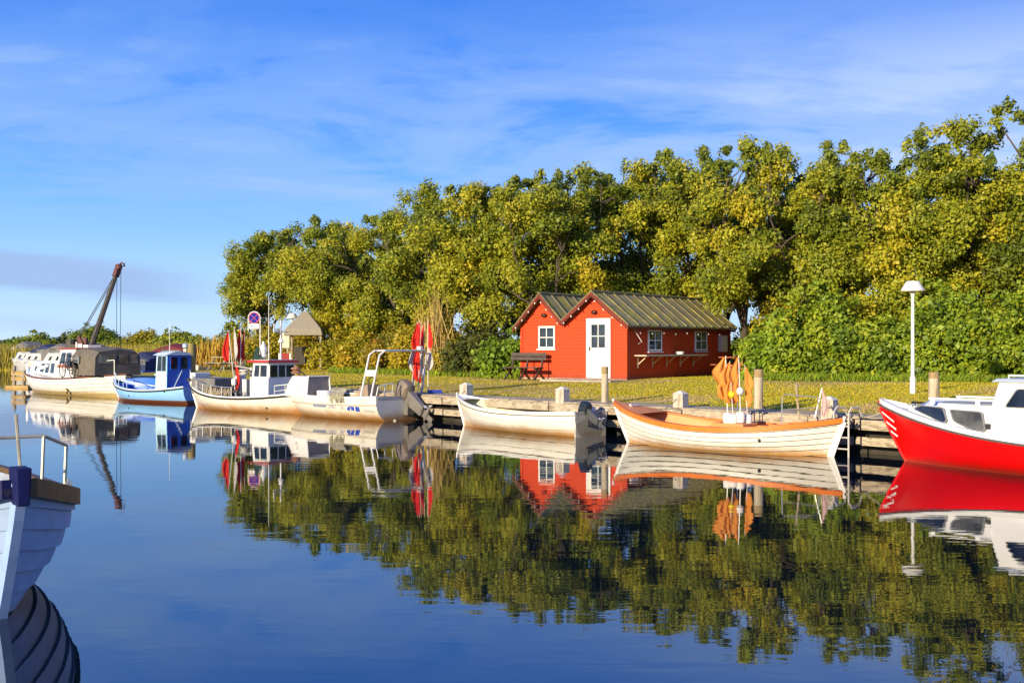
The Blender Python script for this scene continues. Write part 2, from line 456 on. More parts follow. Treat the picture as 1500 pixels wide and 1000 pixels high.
# ------------------------------------------------------------------ vegetation
def leaf_material(name, trans=.28, rough=.5):
    m = bpy.data.materials.new(name); m.use_nodes = True
    nt = m.node_tree; b = nt.nodes['Principled BSDF']; L = nt.links.new
    at = N(nt, 'ShaderNodeAttribute', attribute_name='leaf')
    L(at.outputs['Color'], b.inputs['Base Color']); b.inputs['Roughness'].default_value = rough; b.inputs['Specular IOR Level'].default_value = .35
    tr = N(nt, 'ShaderNodeBsdfTranslucent'); L(at.outputs['Color'], tr.inputs[0])
    mx = N(nt, 'ShaderNodeMixShader'); mx.inputs[0].default_value = trans
    L(b.outputs[0], mx.inputs[1]); L(tr.outputs[0], mx.inputs[2])
    L(mx.outputs[0], nt.nodes['Material Output'].inputs[0])
    return m
LEAF = leaf_material('autumn_leaf', .36); REED = leaf_material('dry_reed', .2, .7)
BARK = M('grey_bark', (.085, .065, .045), .9, .4, 6, .02, stretch=(1, 1, .3))

def quads_object(name, c, t, b, cols, mat, parent):
    """N leaf-sized rhombi: centres c, half axes t and b, colours cols"""
    n = len(c); v = np.empty((n, 4, 3), np.float32)
    v[:, 0] = c - t; v[:, 1] = c + b; v[:, 2] = c + t; v[:, 3] = c - b
    me = bpy.data.meshes.new(name)
    me.vertices.add(4 * n); me.vertices.foreach_set('co', v.ravel())
    me.loops.add(4 * n); me.loops.foreach_set('vertex_index', np.arange(4 * n, dtype=np.int32))
    me.polygons.add(n); me.polygons.foreach_set('loop_start', np.arange(0, 4 * n, 4, dtype=np.int32))
    try: me.polygons.foreach_set('loop_total', np.full(n, 4, np.int32))
    except Exception: pass
    a = me.attributes.new('leaf', 'FLOAT_COLOR', 'POINT')
    cc = np.ones((n, 4, 4), np.float32); cc[:, :, :3] = cols[:, None, :]
    a.data.foreach_set('color', cc.ravel())
    me.update(calc_edges=True); me.materials.append(mat)
    o = bpy.data.objects.new(name, me); COL.objects.link(o)
    if parent is not None: o.parent = parent
    return o
def unit(rng, n):
    v = rng.normal(size=(n, 3)); return v / np.linalg.norm(v, axis=1)[:, None]
def foliage(rng, clumps, per, size, pal, jitter=.24, flat=.8, out=.8):
    """leaves for clumps [(x,y,z,r,tone)], tone 0..1 picks in palette"""
    C, T, B, K = [], [], [], []
    pal = np.array(pal)
    for x, y, z, r, tone in clumps:
        n = int(per * (r / .7) ** 2 * rng.uniform(.75, 1.25))
        if n < 3: continue
        d = unit(rng, n); rad = r * (.18 + 1.12 * rng.random(n) ** .72)
        p = np.array([x, y, z]) + d * rad[:, None] * np.array([1, 1, flat])
        p += rng.normal(size=(n, 3)) * r * .10
        nr = d * out + unit(rng, n) * .75 + np.array([-.15, -.2, .35]); nr /= np.linalg.norm(nr, axis=1)[:, None]
        a = np.cross(nr, unit(rng, n)); a /= np.maximum(1e-6, np.linalg.norm(a, axis=1))[:, None]; bb = np.cross(nr, a)
        s = size * np.clip(rng.lognormal(-.05, .33, n), .45, 1.9)
        C.append(p); T.append(a * (s * .5)[:, None]); B.append(bb * (s * .36)[:, None])
        k = np.clip(tone + rng.normal(size=n) * .12, 0, .999) * (len(pal) - 1); i = k.astype(int); f = (k - i)[:, None]
        col = pal[i] * (1 - f) + pal[i + 1] * f
        K.append(col * rng.uniform(1 - jitter, 1 + jitter, n)[:, None])
    return np.concatenate(C).astype(np.float32), np.concatenate(T).astype(np.float32), np.concatenate(B).astype(np.float32), np.concatenate(K).astype(np.float32)

OLIVE = [(.11, .15, .015), (.26, .30, .020), (.44, .42, .024), (.56, .43, .026)]
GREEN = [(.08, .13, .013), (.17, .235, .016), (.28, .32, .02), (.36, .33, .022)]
IVY = [(.11, .18, .013), (.20, .31, .02), (.32, .43, .025), (.42, .45, .034)]
HEDGE = [(.10, .16, .013), (.21, .30, .019), (.34, .41, .024), (.46, .43, .03)]
GOLD = [(.17, .17, .012), (.32, .29, .014), (.50, .39, .018), (.52, .31, .02)]
RUST = [(.14, .14, .012), (.28, .24, .016), (.42, .30, .02), (.48, .21, .02)]
DUSK = [(.06, .075, .015), (.10, .12, .018), (.16, .15, .02), (.20, .17, .02)]

def limb_path(rng, a, b, k=5, wob=.25):
    a, b = np.array(a), np.array(b); pts = []
    for i in range(k + 1):
        t = i / k; p = a * (1 - t) + b * t; p = p + rng.normal(size=3) * wob * math.sin(math.pi * t)
        p[2] += .25 * math.sin(math.pi * t) * (b - a)[2] * .2
        pts.append(tuple(p))
    return pts

def tree(px, ytop, d, rad, seed, pal, label, low=1.6, name='broadleaf_tree', nclump=64, per=680, size=.114, lean=0.0, group='trees behind the quay', gap=0.0, crown_lo=None, tonebias=0.0):
    rng = np.random.default_rng(seed)
    X, Y = (px - 750) / FPX * d, d; z0 = terrain_z(X, Y) - .03; top = Z(ytop, d) - z0
    root = thing(name, label, 'tree', (X, Y, z0), group=group)
    lo = crown_lo if crown_lo is not None else low
    zc, hz = (top + lo) / 2, (top - lo) / 2
    clumps = []; ends = []
    while len(clumps) < nclump:
        v = unit(rng, 1)[0]; k = .25 + .75 * rng.random() ** .5
        w = 1.0 - .18 * max(0, v[2])
        x, y, z = v[0] * rad * k * w + lean * v[2], v[1] * rad * k * w * .9, zc + v[2] * hz * min(1, k * 1.03)
        r = rng.uniform(.5, .95) * (1.0 if v[2] < .5 else .8)
        if z + r * .5 > top: z = top - r * .5
        if gap and abs(v[0]) < .4 and abs(v[2]) < .35 and rng.random() < gap: continue
        tn = np.clip(.42 + tonebias + .16 * rng.normal(), .02, .98); rd = np.array([x / rad, y / rad, -.25]); rd /= np.linalg.norm(rd) + 1e-6
        for j in range(5):
            o_ = rng.normal(size=3) * r * .42 + rd * r * rng.uniform(-.2, .75)
            clumps.append((x + o_[0], y + o_[1], min(top - .15, z + o_[2]), r * rng.uniform(.42, .80), np.clip(tn + .10 * rng.normal(), 0, .98)))
        ends.append((x, y, z))
    # loose sprays sticking out at the top and sides
    for i in range(30):
        v = unit(rng, 1)[0]; v[2] = abs(v[2]); k = rng.uniform(.86, .99); q = np.array([v[0] * rad * k * .82, v[1] * rad * k * .8, zc + v[2] * hz * k])
        dv = v * np.array([.5, .5, 1.0]) + rng.normal(size=3) * .3; ln = rng.uniform(.12, .42)
        for j in range(4):
            e = q + dv * ln * j / 3; clumps.append((e[0], e[1], e[2], .27 - .055 * j, np.clip(.18 + .15 * rng.normal(), 0, .9)))
        ends.append(tuple(q))
    C, T, B, K = foliage(rng, clumps, per, size, pal)
    quads_object('crown', C, T, B, K, LEAF, root)
    mb = MB(); fork = top * rng.uniform(.16, .26); tr = .06 + .009 * top
    bend = rng.normal(size=2) * .3
    base = [(0, 0, 0), (bend[0] * .3, bend[1] * .3, fork * .5), (bend[0], bend[1], fork)]
    mb.tube([(0, 0, -.2)] + base[1:], [tr * 1.5, tr * 1.1, tr * .9], 9)
    main = []
    for i in range(6):
        a = 2 * math.pi * i / 6 + rng.uniform(-.4, .4); rr = rad * rng.uniform(.35, .65); zz = lo + (top - lo) * rng.uniform(.45, .78)
        e = (rr * math.cos(a), rr * math.sin(a), zz); pth = limb_path(rng, base[-1], e, 6, .22)
        mb.tube(pth, [tr * .75 * (1 - .8 * j / 6) for j in range(7)], 6); main += pth[2:]
    main = np.array(main); ends = [e for e in ends if e[2] < top * .95]
    for e in ends[::2]:
        j = np.argmin(np.linalg.norm(main - np.array(e) + np.array([0, 0, .6]), axis=1))
        mb.tube(limb_path(rng, main[j], e, 3, .12), [.05, .038, .026, .012], 4)
    mb.build('trunk', BARK, root, smooth=True, fix=False)
    return root

def bush(px, d, rad, h, seed, pal, label, name='shrub', size=.13, per=430, n=None, group=None, tone=.45, elong=1.0, cat='shrub', z0=None, rs=1.0):
    rng = np.random.default_rng(seed)
    X, Y = (px - 750) / FPX * d, d
    if z0 is None: z0 = terrain_z(X, Y) - .02
    root = thing(name, label, cat, (X, Y, z0), group=group)
    n = n or int(9 * rad * h); clumps = []
    for i in range(n):
        v = unit(rng, 1)[0]; v[2] = abs(v[2]) * 1.0; k = .5 + .5 * rng.random() ** .5
        r = rng.uniform(.32, .62) * min(1, .45 + .2 * h) * rs
        clumps.append((v[0] * (rad - r * .6) * k * elong, v[1] * (rad - r * .6) * k, .12 + max(0, (h - r * 1.0)) * v[2] * k * 1.05 + .1 * rng.random(), r, np.clip(tone + .2 * rng.normal(), 0, 1)))
    for i in range(n):   # skirt down to the ground and side faces
        a = rng.uniform(0, 2 * math.pi); r = rng.uniform(.25, .5) * rs
        clumps.append((math.cos(a) * rad * .9 * elong, math.sin(a) * rad * .9, rng.uniform(.1, h * .6), r, np.clip(tone + .2 * rng.normal(), 0, 1)))
    for i in range(n // 2):
        v = unit(rng, 1)[0]; clumps.append((v[0] * rad * elong, v[1] * rad, abs(v[2]) * h * 1.05 + .1, rng.uniform(.12, .25), np.clip(tone + .2 * rng.normal(), 0, 1)))
    C, T, B, K = foliage(rng, clumps, per, size, pal)
    quads_object('foliage', C, T, B, K, LEAF, root)
    mb = MB()
    for i in range(7):
        a = rng.uniform(0, 6.28); e = (math.cos(a) * rad * .6, math.sin(a) * rad * .6, h * rng.uniform(.5, .85))
        mb.tube(limb_path(rng, (math.cos(a) * .1, math.sin(a) * .1, -.1), e, 4, .08), [.035, .03, .022, .016, .008], 5)
    mb.build('stem', BARK, root, smooth=True, fix=False)
    return root

TREES = [
 (395, 352, 63, 3.0, OLIVE, 'leftmost dark olive tree with thin outer branches reaching over the sign', 1.6, 0.0),
 (462, 333, 61, 3.2, OLIVE, 'olive tree above the grey shelter roof', 2.2, 0.0),
 (535, 328, 58, 3.1, OLIVE, 'rounded olive tree right of the shelter roof, before the outline starts to climb', 1.6, .05),
 (598, 312, 55, 2.9, OLIVE, 'olive tree behind the bundle of red flags, left of the pale reeds', 1.6, -.05),
 (655, 284, 52, 2.9, OLIVE, 'tree with spiky top rising above the pale reed clump', 1.8, -.08),
 (722, 282, 49, 2.8, OLIVE, 'yellowish tree left of the red hut roof', 1.6, .1),
 (785, 264, 46.5, 2.7, OLIVE, 'olive tree rising behind the left gable of the red hut', 1.8, .02),
 (858, 254, 48.5, 2.9, OLIVE, 'tree right above the two gable peaks of the hut', 2.2, -.05),
 (935, 246, 50, 3.0, OLIVE, 'yellow tinged tree above the left half of the mossy hut roof', 2.4, .08),
 (1010, 218, 49, 3.2, OLIVE, 'tall tree above the right end of the mossy hut roof', 2.2, .05),
 (1092, 213, 45, 3.0, OLIVE, 'golden olive tree above the right corner of the hut', 2.0, .12),
 (1172, 213, 43, 2.8, OLIVE, 'tree right of the hut, left of the gap where sky shows through', 1.0, .05),
 (1250, 222, 42, 2.7, OLIVE, 'tree with sky gap in its crown behind the white lamp post', 1.2, 0.0),
 (1338, 207, 41, 2.7, OLIVE, 'tree with open upper crown right of the white lamp head', 1.2, .02),
 (1418, 190, 40.5, 2.7, OLIVE, 'tall green tree at the right, left of the highest crown', 1.0, -.02),
 (1503, 148, 40, 2.9, OLIVE, 'tallest tree at the right edge with thin twiggy top', 2.2, 0.0),
 (1600, 160, 39, 3.0, OLIVE, 'tree beyond the right edge of the row', 2.0, 0.0),
]
for i, (px, yt, d, rad, pal, lab, low, tb) in enumerate(TREES):
    tree(px, yt - 13, d, rad, 100 + i, pal, lab, low, gap=.75 if i in (12, 13, 9, 4) else .3, tonebias=tb, nclump=138 if i < 11 else 142)

BACKROW = [(500, 356, 64, 2.9, 'shadowed tree of the back row seen between the shelter and the golden bushes'), (625, 325, 58, 2.9, 'shadowed back row tree filling the gap behind the red marker flags'),
 (690, 306, 55, 2.9, 'shadowed back row tree left of the hut, behind the pale reeds'), (820, 285, 54, 3.0, 'dark back row tree low behind the two hut gables'), (900, 280, 55, 3.0, 'dark back row tree behind the middle of the mossy roof'),
 (1052, 245, 50, 3.0, 'dark back row tree behind the right corner of the hut'), (1135, 245, 48, 3.0, 'dark back row tree right of the hut, behind the first bushes'), (1212, 255, 47, 2.9, 'dark back row tree left of the white lamp head'),
 (1382, 245, 46, 2.9, 'dark back row tree above the round post near the red boat'), (1465, 225, 45, 3.0, 'dark back row tree above the white wheelhouse of the red boat')]
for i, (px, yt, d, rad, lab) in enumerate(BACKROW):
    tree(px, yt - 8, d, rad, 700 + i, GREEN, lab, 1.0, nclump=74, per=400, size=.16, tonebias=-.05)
for i, (px, d, rad, h, pal, lab, sz, tone) in enumerate([
 (352, 66, 1.6, 3.0, OLIVE, 'olive bush under the leftmost tree behind the marker flags', .13, .5),
 (405, 61, 1.8, 2.4, GOLD, 'golden bush behind the wheelhouse aerials', .13, .3),
 (448, 60, 1.6, 2.3, RUST, 'rust tinged bush seen under the shelter roof', .13, .5),
 (505, 57, 1.7, 2.4, GOLD, 'yellow bush right of the grey shelter', .13, .35),
 (546, 54, 1.7, 2.6, GOLD, 'golden bush behind the boat with the pipe arch', .13, .4),
 (585, 52, 1.6, 2.2, RUST, 'orange brown bush behind the tilted outboard motor', .13, .45),
 (622, 50, 1.5, 2.9, GOLD, 'yellow bush behind the red marker flags', .12, .5),
 (668, 47.5, 1.6, 2.4, GOLD, 'bright yellow bush right of the red marker flags', .12, .5),
 (706, 45.5, 1.5, 2.0, DUSK, 'dark brownish bush left of the green one by the hut', .13, .4),
 (743, 43.2, 1.0, 1.75, IVY, 'small bright green bush at the left corner of the red hut', .15, .4),
 (1118, 45.5, 1.4, 2.4, GREEN, 'shaded bush behind the far right corner of the red hut', .15, .3),
 (1152, 39.6, 1.6, 2.3, IVY, 'bright green bush right of the round post, leftmost of the green hedge', .135, .45),
 (1196, 39.0, 1.8, 3.2, HEDGE, 'bright green bush in the hedge, second from its left end', .135, .45),
 (1258, 38.4, 1.8, 2.6, HEDGE, 'green bush just left of the white lamp post', .135, .4),
 (1322, 37.9, 1.8, 2.1, HEDGE, 'green bush directly behind the white lamp post', .135, .35),
 (1386, 37.4, 1.8, 3.4, HEDGE, 'green bush behind the round post near the red boat', .135, .4),
 (1448, 37.0, 1.8, 2.8, HEDGE, 'green bush behind the white wheelhouse of the red boat', .135, .4),
 (1520, 36.6, 1.9, 3.6, HEDGE, 'green bush at the right edge behind the red boat', .135, .35)]):
    bush(px, d, rad, h, 300 + i, pal, lab, size=sz, tone=tone, group='bushes along the back of the lawn')

# far bank
for i, (px, d, rad, h, pal, lab) in enumerate([
 (50, 135, 2.9, 2.9, GREEN, 'round green tree far left across the basin'),
 (96, 138, 1.9, 2.6, DUSK, 'small dark tree left of the crane on the far bank'),
 (140, 134, 2.6, 4.2, GREEN, 'dark tree on the far bank behind the crane mast'),
 (214, 116, 1.8, 2.9, GOLD, 'orange tinged round bush on the far bank right of the crane ropes'),
 (18, 150, 2.2, 2.3, DUSK, 'low dark tree at the far left edge of the horizon'),
 (76, 142, 1.8, 2.1, GREEN, 'low green bush between the round tree and the small dark tree'),
 (172, 128, 1.8, 2.0, GREEN, 'low green bush below the hanging crane cables'),
 (292, 104, 1.9, 2.1, OLIVE, 'olive bush on the far bank right of the tall pile'),
 (258, 112, 2.0, 3.0, OLIVE, 'yellow green round bush on the far bank above the burgundy canopy')]):
    bush(px, d, rad, h, 400 + i, pal, lab, name='broadleaf_tree', size=.24, per=150, n=60, tone=.4, rs=1.8, group='trees on the far bank', cat='tree')

def blades(name, label, pts, hmin, hmax, w, cols, seed, parent=None, kind='stuff', lean=.25):
    rng = np.random.default_rng(seed); n = len(pts); pts = np.array(pts, np.float32)
    h = rng.uniform(hmin, hmax, n); a = rng.uniform(0, 2 * math.pi, n)
    c = pts.copy(); c[:, 2] += h / 2 - .03
    t = np.stack([rng.normal(size=n) * lean * h * .3, rng.normal(size=n) * lean * h * .3, h / 2], 1)
    b = np.stack([np.cos(a), np.sin(a), 0 * a], 1) * (w * rng.uniform(.5, 1.2, n))[:, None]
    cc = np.array(cols)[rng.integers(0, len(cols), n)] * rng.uniform(.65, 1.3, n)[:, None]
    o = quads_object(name, c, t.astype(np.float32), b.astype(np.float32), cc.astype(np.float32), REED, parent)
    if kind: tag(o, label, kind=kind)
    return o
rng = np.random.default_rng(9)
pts = []
while len(pts) < 26000:
    u = rng.random(); x0 = -24 - u * 75; y0 = 89 + u * 36; off = rng.random() ** 1.4 * 22
    off -= 2.6; x, y = x0 + off * .3 + rng.normal(), y0 + 2 + off
    pts.append((x, y, .0 if off < -1.2 else .6 + .38 * min(1, max(0, off + 1.2) / 9)))
blades('reeds', 'golden reed bed along the far bank', pts, .9, 1.7, .05, [(.44, .31, .04), (.34, .28, .035), (.46, .34, .06), (.22, .22, .03), (.28, .27, .03)], 11)
pts = []
while len(pts) < 9000:
    x = rng.uniform(-19, -12.5); y = rng.uniform(62, 84)
    if x < -18 + (y - 74) * .0 and y < 88: continue
    pts.append((x, y, .97))
o_ = blades('tall_grass', 'golden tall grass on the lawn beyond the tall wooden pile', pts, .9, 2.0, .045, [(.55, .33, .04), (.48, .30, .04), (.38, .27, .04)], 12)
# pale reed clump among the trees
c_ = P(640, 46.5, .96); pts = [(c_.x + rng.normal() * .33, c_.y + rng.normal() * .3, .95) for _ in range(150)]
root = thing('reed_clump', 'tall pale straw coloured reed clump in front of the trees left of the hut', 'plant', (0, 0, 0))
blades('stalks', '', pts, 1.8, 4.2, .02, [(.60, .42, .14), (.66, .48, .2), (.52, .36, .09)], 13, root, None, .32)
# lawn grass tufts
pts = []; dry = []
while len(pts) < 130000:
    px = rng.uniform(300, 1560); y = 22 + 38 * rng.random() ** 1.3; x = (px - 750) / FPX * y
    p = Vector((x, y)); a, b = Vector((6.8, 21.7)), Vector((-13, 44.5))
    nrm = Vector((.755, .655)); dist = (p - a).dot(Vector((.73, .684)))
    if dist < 1.3 or dist > 26: continue
    # keep clear of the hut
    q = p - Vector((4.06, 38.7)); hx, hy = q.x * .795 - q.y * .606, q.x * .602 + q.y * .798
    if -4.9 < hx < .5 and -.7 < hy < 8.4: continue
    v = math.sin(x * .55 + 1.3 * math.sin(y * .33)) * math.sin(y * .5 + math.sin(x * .4)) + .16 * rng.normal()
    if v > .70 or (dist < 2.0 and rng.random() < .6): continue
    (dry if v > .12 or (1.8 < dist < 4 and v > .0) else pts).append((x, y, terrain_z(x, y)))
blades('dry_grass', 'straw coloured worn patches of dry grass on the lawn', dry, .02, .06, .012, [(.68, .47, .24), (.60, .40, .18), (.52, .37, .13), (.74, .54, .32)], 24, lean=1.2)
blades('grass', 'short yellow green grass blades of the lawn', pts, .03, .085, .012, [(.52, .41, .016), (.38, .38, .016), (.60, .44, .07), (.30, .34, .016), (.55, .41, .018)], 14, lean=.9)
pts = []
for i in range(9000):   # greener longer grass at the foot of the hedges
    k = rng.random()
    if k < .55: px, y = rng.uniform(1085, 1520), 0; y = 37.6 - (px - 1085) / 435 * 2.6 + rng.normal() * .35
    else: px = rng.uniform(480, 760); y = 52.0 - (px - 480) / 280 * 10.3 + rng.normal() * .6
    x = (px - 750) / FPX * y; pts.append((x, y, terrain_z(x, y)))
blades('long_grass', 'longer fresh green grass at the foot of the bushes', pts, .12, .34, .018, [(.22, .33, .016), (.30, .34, .018), (.16, .25, .016)], 15, lean=.7)
# ------------------------------------------------------------------ red hut
WHITE = M('white_paint', (.80, .79, .75), .5, .06, 3)
REDWALL = M('red_wall_paint', (.56, .050, .006), .75, .14, 3, .004, stretch=(1, 1, 5), blotch=((.46, .052, .007), .22), stain=((.26, .045, .015), .0, .30))
REDTRIM = M('dark_red_trim', (.16, .022, .010), .7, .2, 4)
ROOFING = M('mossy_roofing_felt', (.27, .235, .12), .92, .3, 3.0, .01, blotch=((.40, .33, .06), .5))
ROOFRIB = M('roof_batten', (.17, .15, .085), .92, .35, 5, .01, blotch=((.32, .27, .07), .35))
GLASS = glass()
CONCRETE = M('pale_concrete', (.40, .35, .27), .9, .2, 4, .01)
BLACK = M('black_metal', (.02, .02, .02), .5, .2)
STEEL = M('galvanised_steel', (.52, .52, .50), .38, .15, 6, metal=.7)
LAMPWHITE = M('lamp_white', (.72, .70, .66), .5, .08)
OPAL = M('opal_bulb', (.75, .73, .68), .25, .05)
BROWNBENCH = M('dark_brown_bench_paint', (.075, .055, .042), .6, .25, 6)
REDTABLE = M('red_stained_table', (.36, .10, .045), .7, .25, 6)

HUT = Vector((4.06, 38.7, .96)); HRZ = math.atan2(-.606, .795)
def make_hut():
    h = thing('red_hut', 'bright red wooden hut with two gables, white door and mossy grey roof', 'hut', HUT, HRZ)
    EV, RISE = 2.02, 1.03
    gables = [(-1.32, 1.32), (-3.63, .99)]
    def front(y, flip):
        mb = MB(); z = .0; bh = .125
        while z < EV + RISE - .02:
            z1 = min(z + bh, EV + RISE - .01); s = 1 if not flip else -1
            if z1 <= EV + 1e-6: spans = [(-4.62, 0, -4.62, 0)]
            else:
                spans = []
                for c, w in gables:
                    wa = w * (1 - max(0, (z - EV)) / RISE); wb = max(.01, w * (1 - (z1 - EV) / RISE))
                    spans.append((c - wa, c + wa, c - wb, c + wb))
            for a0, a1, b0, b1 in spans:
                mb.hexa([(a0, y - .028 * s, z), (a1, y - .028 * s, z), (a1, y, z), (a0, y, z)], [(b0, y - .010 * s, z1), (b1, y - .010 * s, z1), (b1, y, z1), (b0, y, z1)])
            z = z1 if z1 < EV + RISE - .011 else 9
            if EV - bh < z < EV: pass
        return mb
    front(0, False).build('gable_wall', REDWALL, h)
    front(8.1, True).build('rear_wall', REDWALL, h)
    for x, s in ((0, 1), (-4.62, -1)):
        mb = MB(); z = 0.0
        while z < EV - .01:
            z1 = min(z + .125, EV)
            mb.hexa([(x, 0.0, z), (x + .028 * s, 0.0, z), (x + .028 * s, 8.1, z), (x, 8.1, z)], [(x, 0.0, z1), (x + .010 * s, 0.0, z1), (x + .010 * s, 8.1, z1), (x, 8.1, z1)])
            z = z1
        mb.build('side_wall', REDWALL, h)
    for x, y in ((0.0, 0.0), (-4.62, 0.0), (0.0, 8.1), (-4.62, 8.1)): MB().box((x, y, EV / 2), (.10, .10, EV)).build('corner_board', REDWALL, h)
    MB().box((-2.31, 4.05, -.06), (4.75, 8.25, .16)).build('plinth', CONCRETE, h)
    MB().box((-1.3, -.75, -.035), (3.0, 1.3, .08)).build('doorstep', CONCRETE, h)
    # roofs
    Y0, Y1, t = -.28, 8.35, .055
    def slope(c, w, side, ov, name='roof'):
        k = RISE / w
        xr, zr = c, EV + RISE + .05; xe, ze = c + side * (w + ov), EV + .05 - ov * k
        a, b, c2, d = (xe, Y0, ze), (xe, Y1, ze), (xr, Y1, zr), (xr, Y0, zr)
        o = MB().hexa([a, b, c2, d], [(p[0], p[1], p[2] + t) for p in (a, b, c2, d)]).build(name, ROOFING, h)
        rb = MB(); y = Y0 + .03
        while y < Y1 + .01:
            rb.bar((xe, y, ze + t + .02), (xr, y, zr + t + .02), .07, .05)
            y += (Y1 - Y0 - .06) / 12
        rb.build('batten', ROOFRIB, o)
    slope(-1.32, 1.32, 1, .24); slope(-1.32, 1.32, -1, 0.0); slope(-3.63, .99, 1, 0.0); slope(-3.63, .99, -1, .24)
    for c in (-1.32, -3.63):
        MB().tube([(c, Y0 - .02, EV + RISE + .12), (c, Y1 + .02, EV + RISE + .12)], .06, 8).build('ridge_cap', ROOFRIB, h)
    for c, w, ol, orr in ((-1.32, 1.32, .02, .24), (-3.63, .99, .24, .02)):
        k = RISE / w
        for s, ov in ((-1, ol), (1, orr)):
            mb = MB(); e = (c + s * (w + ov), Y0 - .03, EV - ov * k); r_ = (c, Y0 - .03, EV + RISE)
            mb.hexa([(e[0], Y0 - .02, e[2] - .06), (e[0], Y0 - .0, e[2] - .06), (r_[0], Y0 - .0, r_[2] - .08), (r_[0], Y0 - .02, r_[2] - .08)],
                    [(e[0], Y0 - .02, e[2] + .10), (e[0], Y0 - .0, e[2] + .10), (r_[0], Y0 - .0, r_[2] + .10), (r_[0], Y0 - .02, r_[2] + .10)])
            mb.build('bargeboard', REDTRIM, h)
    MB().box((.20, 4.03, EV - .19), (.02, 8.55, .10)).build('eaves_board', REDTRIM, h)
    # windows
    def casement(q, w, hgt, parent, y=None, bars=((.5, 1), (.5, 0))):
        poly = [(0, 0), (w, 0), (w, hgt), (0, hgt)]
        g = window_on(q, poly, GLASS, WHITE, parent, fw=.09, o=.03, bars=[(w / 2, 0, w / 2, hgt, .035), (0, hgt / 2, w, hgt / 2, .03)])
        a, b, c, d = [Vector(p) for p in q]; n = (b - a).cross(d - a).normalized()
        MB().bar(a - (b - a).normalized() * .12 - Vector((0, 0, .10)) + n * .05, b + (b - a).normalized() * .12 - Vector((0, 0, .10)) + n * .05, .09, .035).build('sill', WHITE, g)
        return g
    casement([(-3.76, -.012, 1.17), (-3.13, -.012, 1.17), (-3.13, -.012, 1.88), (-3.76, -.012, 1.88)], .63, .71, h)
    for y0 in (1.50, 5.12):
        casement([(.012, y0, 1.08), (.012, y0 + .86, 1.08), (.012, y0 + .86, 1.74), (.012, y0, 1.74)], .86, .66, h)
    # curtains seen behind the glass are pale
    dz_ = MB().box((-1.145, -.035, 1.10), (.86, .05, 2.06)).build('door', WHITE, h)
    q = [(-1.44, -.062, 1.14), (-.85, -.062, 1.14), (-.85, -.062, 1.98), (-1.44, -.062, 1.98)]
    window_on(q, [(0, 0), (.59, 0), (.59, .84), (0, .84)], GLASS, WHITE, dz_, 'door_pane', fw=.03, o=.003, frame_name='pane_frame', bars=[(.295, 0, .295, .84, .03), (0, .42, .59, .42, .03)])
    bpy.data.objects  # (pane frame is kept one level below the door)
    MB().box((-1.52, -.075, 1.10), (.035, .02, .16)).tube([(-1.52, -.08, 1.12), (-1.52, -.12, 1.12), (-1.43, -.12, 1.12)], .012, 6).build('door_handle', BLACK, dz_)
    MB().ring([(-1.66, -.03, .05), (-.63, -.03, .05), (-.63, -.03, 2.20), (-1.66, -.03, 2.20)], [(-1.575, -.03, .07), (-.715, -.03, .07), (-.715, -.03, 2.13), (-1.575, -.03, 2.13)], (0, -.05, 0)).build('door_frame', WHITE, h)
    for c, z in ((-1.32, 2.42), (-3.55, 2.35)):
        MB().lathe((0, 0, 0), [(.02, .10), (.09, .07), (.11, .0), (.10, -.05), (.04, -.06)], 12)
        l = MB(); l.ball((c, -.08, z), .10, sq=(1.25, .8, .8)); l.build('wall_lamp', M('dark_red_lamp', (.06, .014, .01), .3, .1), h, smooth=True)
    MB().box((.11, 7.30, 1.30), (.18, .52, .66)).build('meter_cabinet', M('cream_cabinet', (.60, .56, .48), .5, .08), h, bevel=.012)
    # fish table on brackets along the side wall
    tb = MB().box((.30, 2.80, .86), (.50, 4.7, .045)).build('wall_table', M('bleached_table_board', (.62, .50, .36), .8, .25, 6), h)
    for y in (.7, 1.75, 2.8, 3.85, 4.9):
        MB().bar((.05, y, .83), (.50, y, .83), .035, .035).bar((.42, y, .83), (.03, y, .52), .03, .03).bar((.045, y, .42), (.045, y, .83), .035, .035).build('bracket', tb.data.materials[0], tb)
    # porch hook arm with two bulbs on the side wall
    MB().tube([(.02, .35, 1.90), (.30, .55, 1.35), (.28, .35, 1.28)], .012, 5).build('lamp_arm', LAMPWHITE, h)
    return h
make_hut()
def hut_world(x, y, z): return HUT + Matrix.Rotation(HRZ, 3, 'Z') @ Vector((x, y, z))

def make_string(name, label, pts, nb):
    s = thing(name, label, 'string lights', HUT, HRZ, group='string lights on the hut')
    path = []
    for a, b in zip(pts[:-1], pts[1:]):
        a, b = Vector(a), Vector(b)
        for i in range(6): t = i / 6; p = a.lerp(b, t); p.z -= .04 * math.sin(math.pi * t); path.append(p)
    path.append(Vector(pts[-1]))
    MB().tube(path, .007, 4).build('cable', BLACK, s)
    for k in range(nb):
        t = (k + .5) / nb * (len(path) - 1); i = int(t); p = path[i].lerp(path[min(i + 1, len(path) - 1)], t - i)
        MB().ball(p - Vector((0, 0, .055)), .027, 8, 6, (1, 1, 1.25)).build('bulb', OPAL, s, smooth=True)
make_string('string_lights', 'white bulbs strung along the two gable edges of the red hut', [(-4.82, -.34, 1.80), (-3.63, -.34, 3.02), (-2.64, -.34, 1.98), (-1.32, -.34, 3.02), (.18, -.34, 1.86)], 16)
make_string('string_lights', 'white bulbs strung under the eaves along the shaded side wall of the hut', [(.25, .1, 1.74), (.25, 2, 1.74), (.25, 4, 1.74), (.25, 6, 1.74), (.25, 8.2, 1.74)], 9)

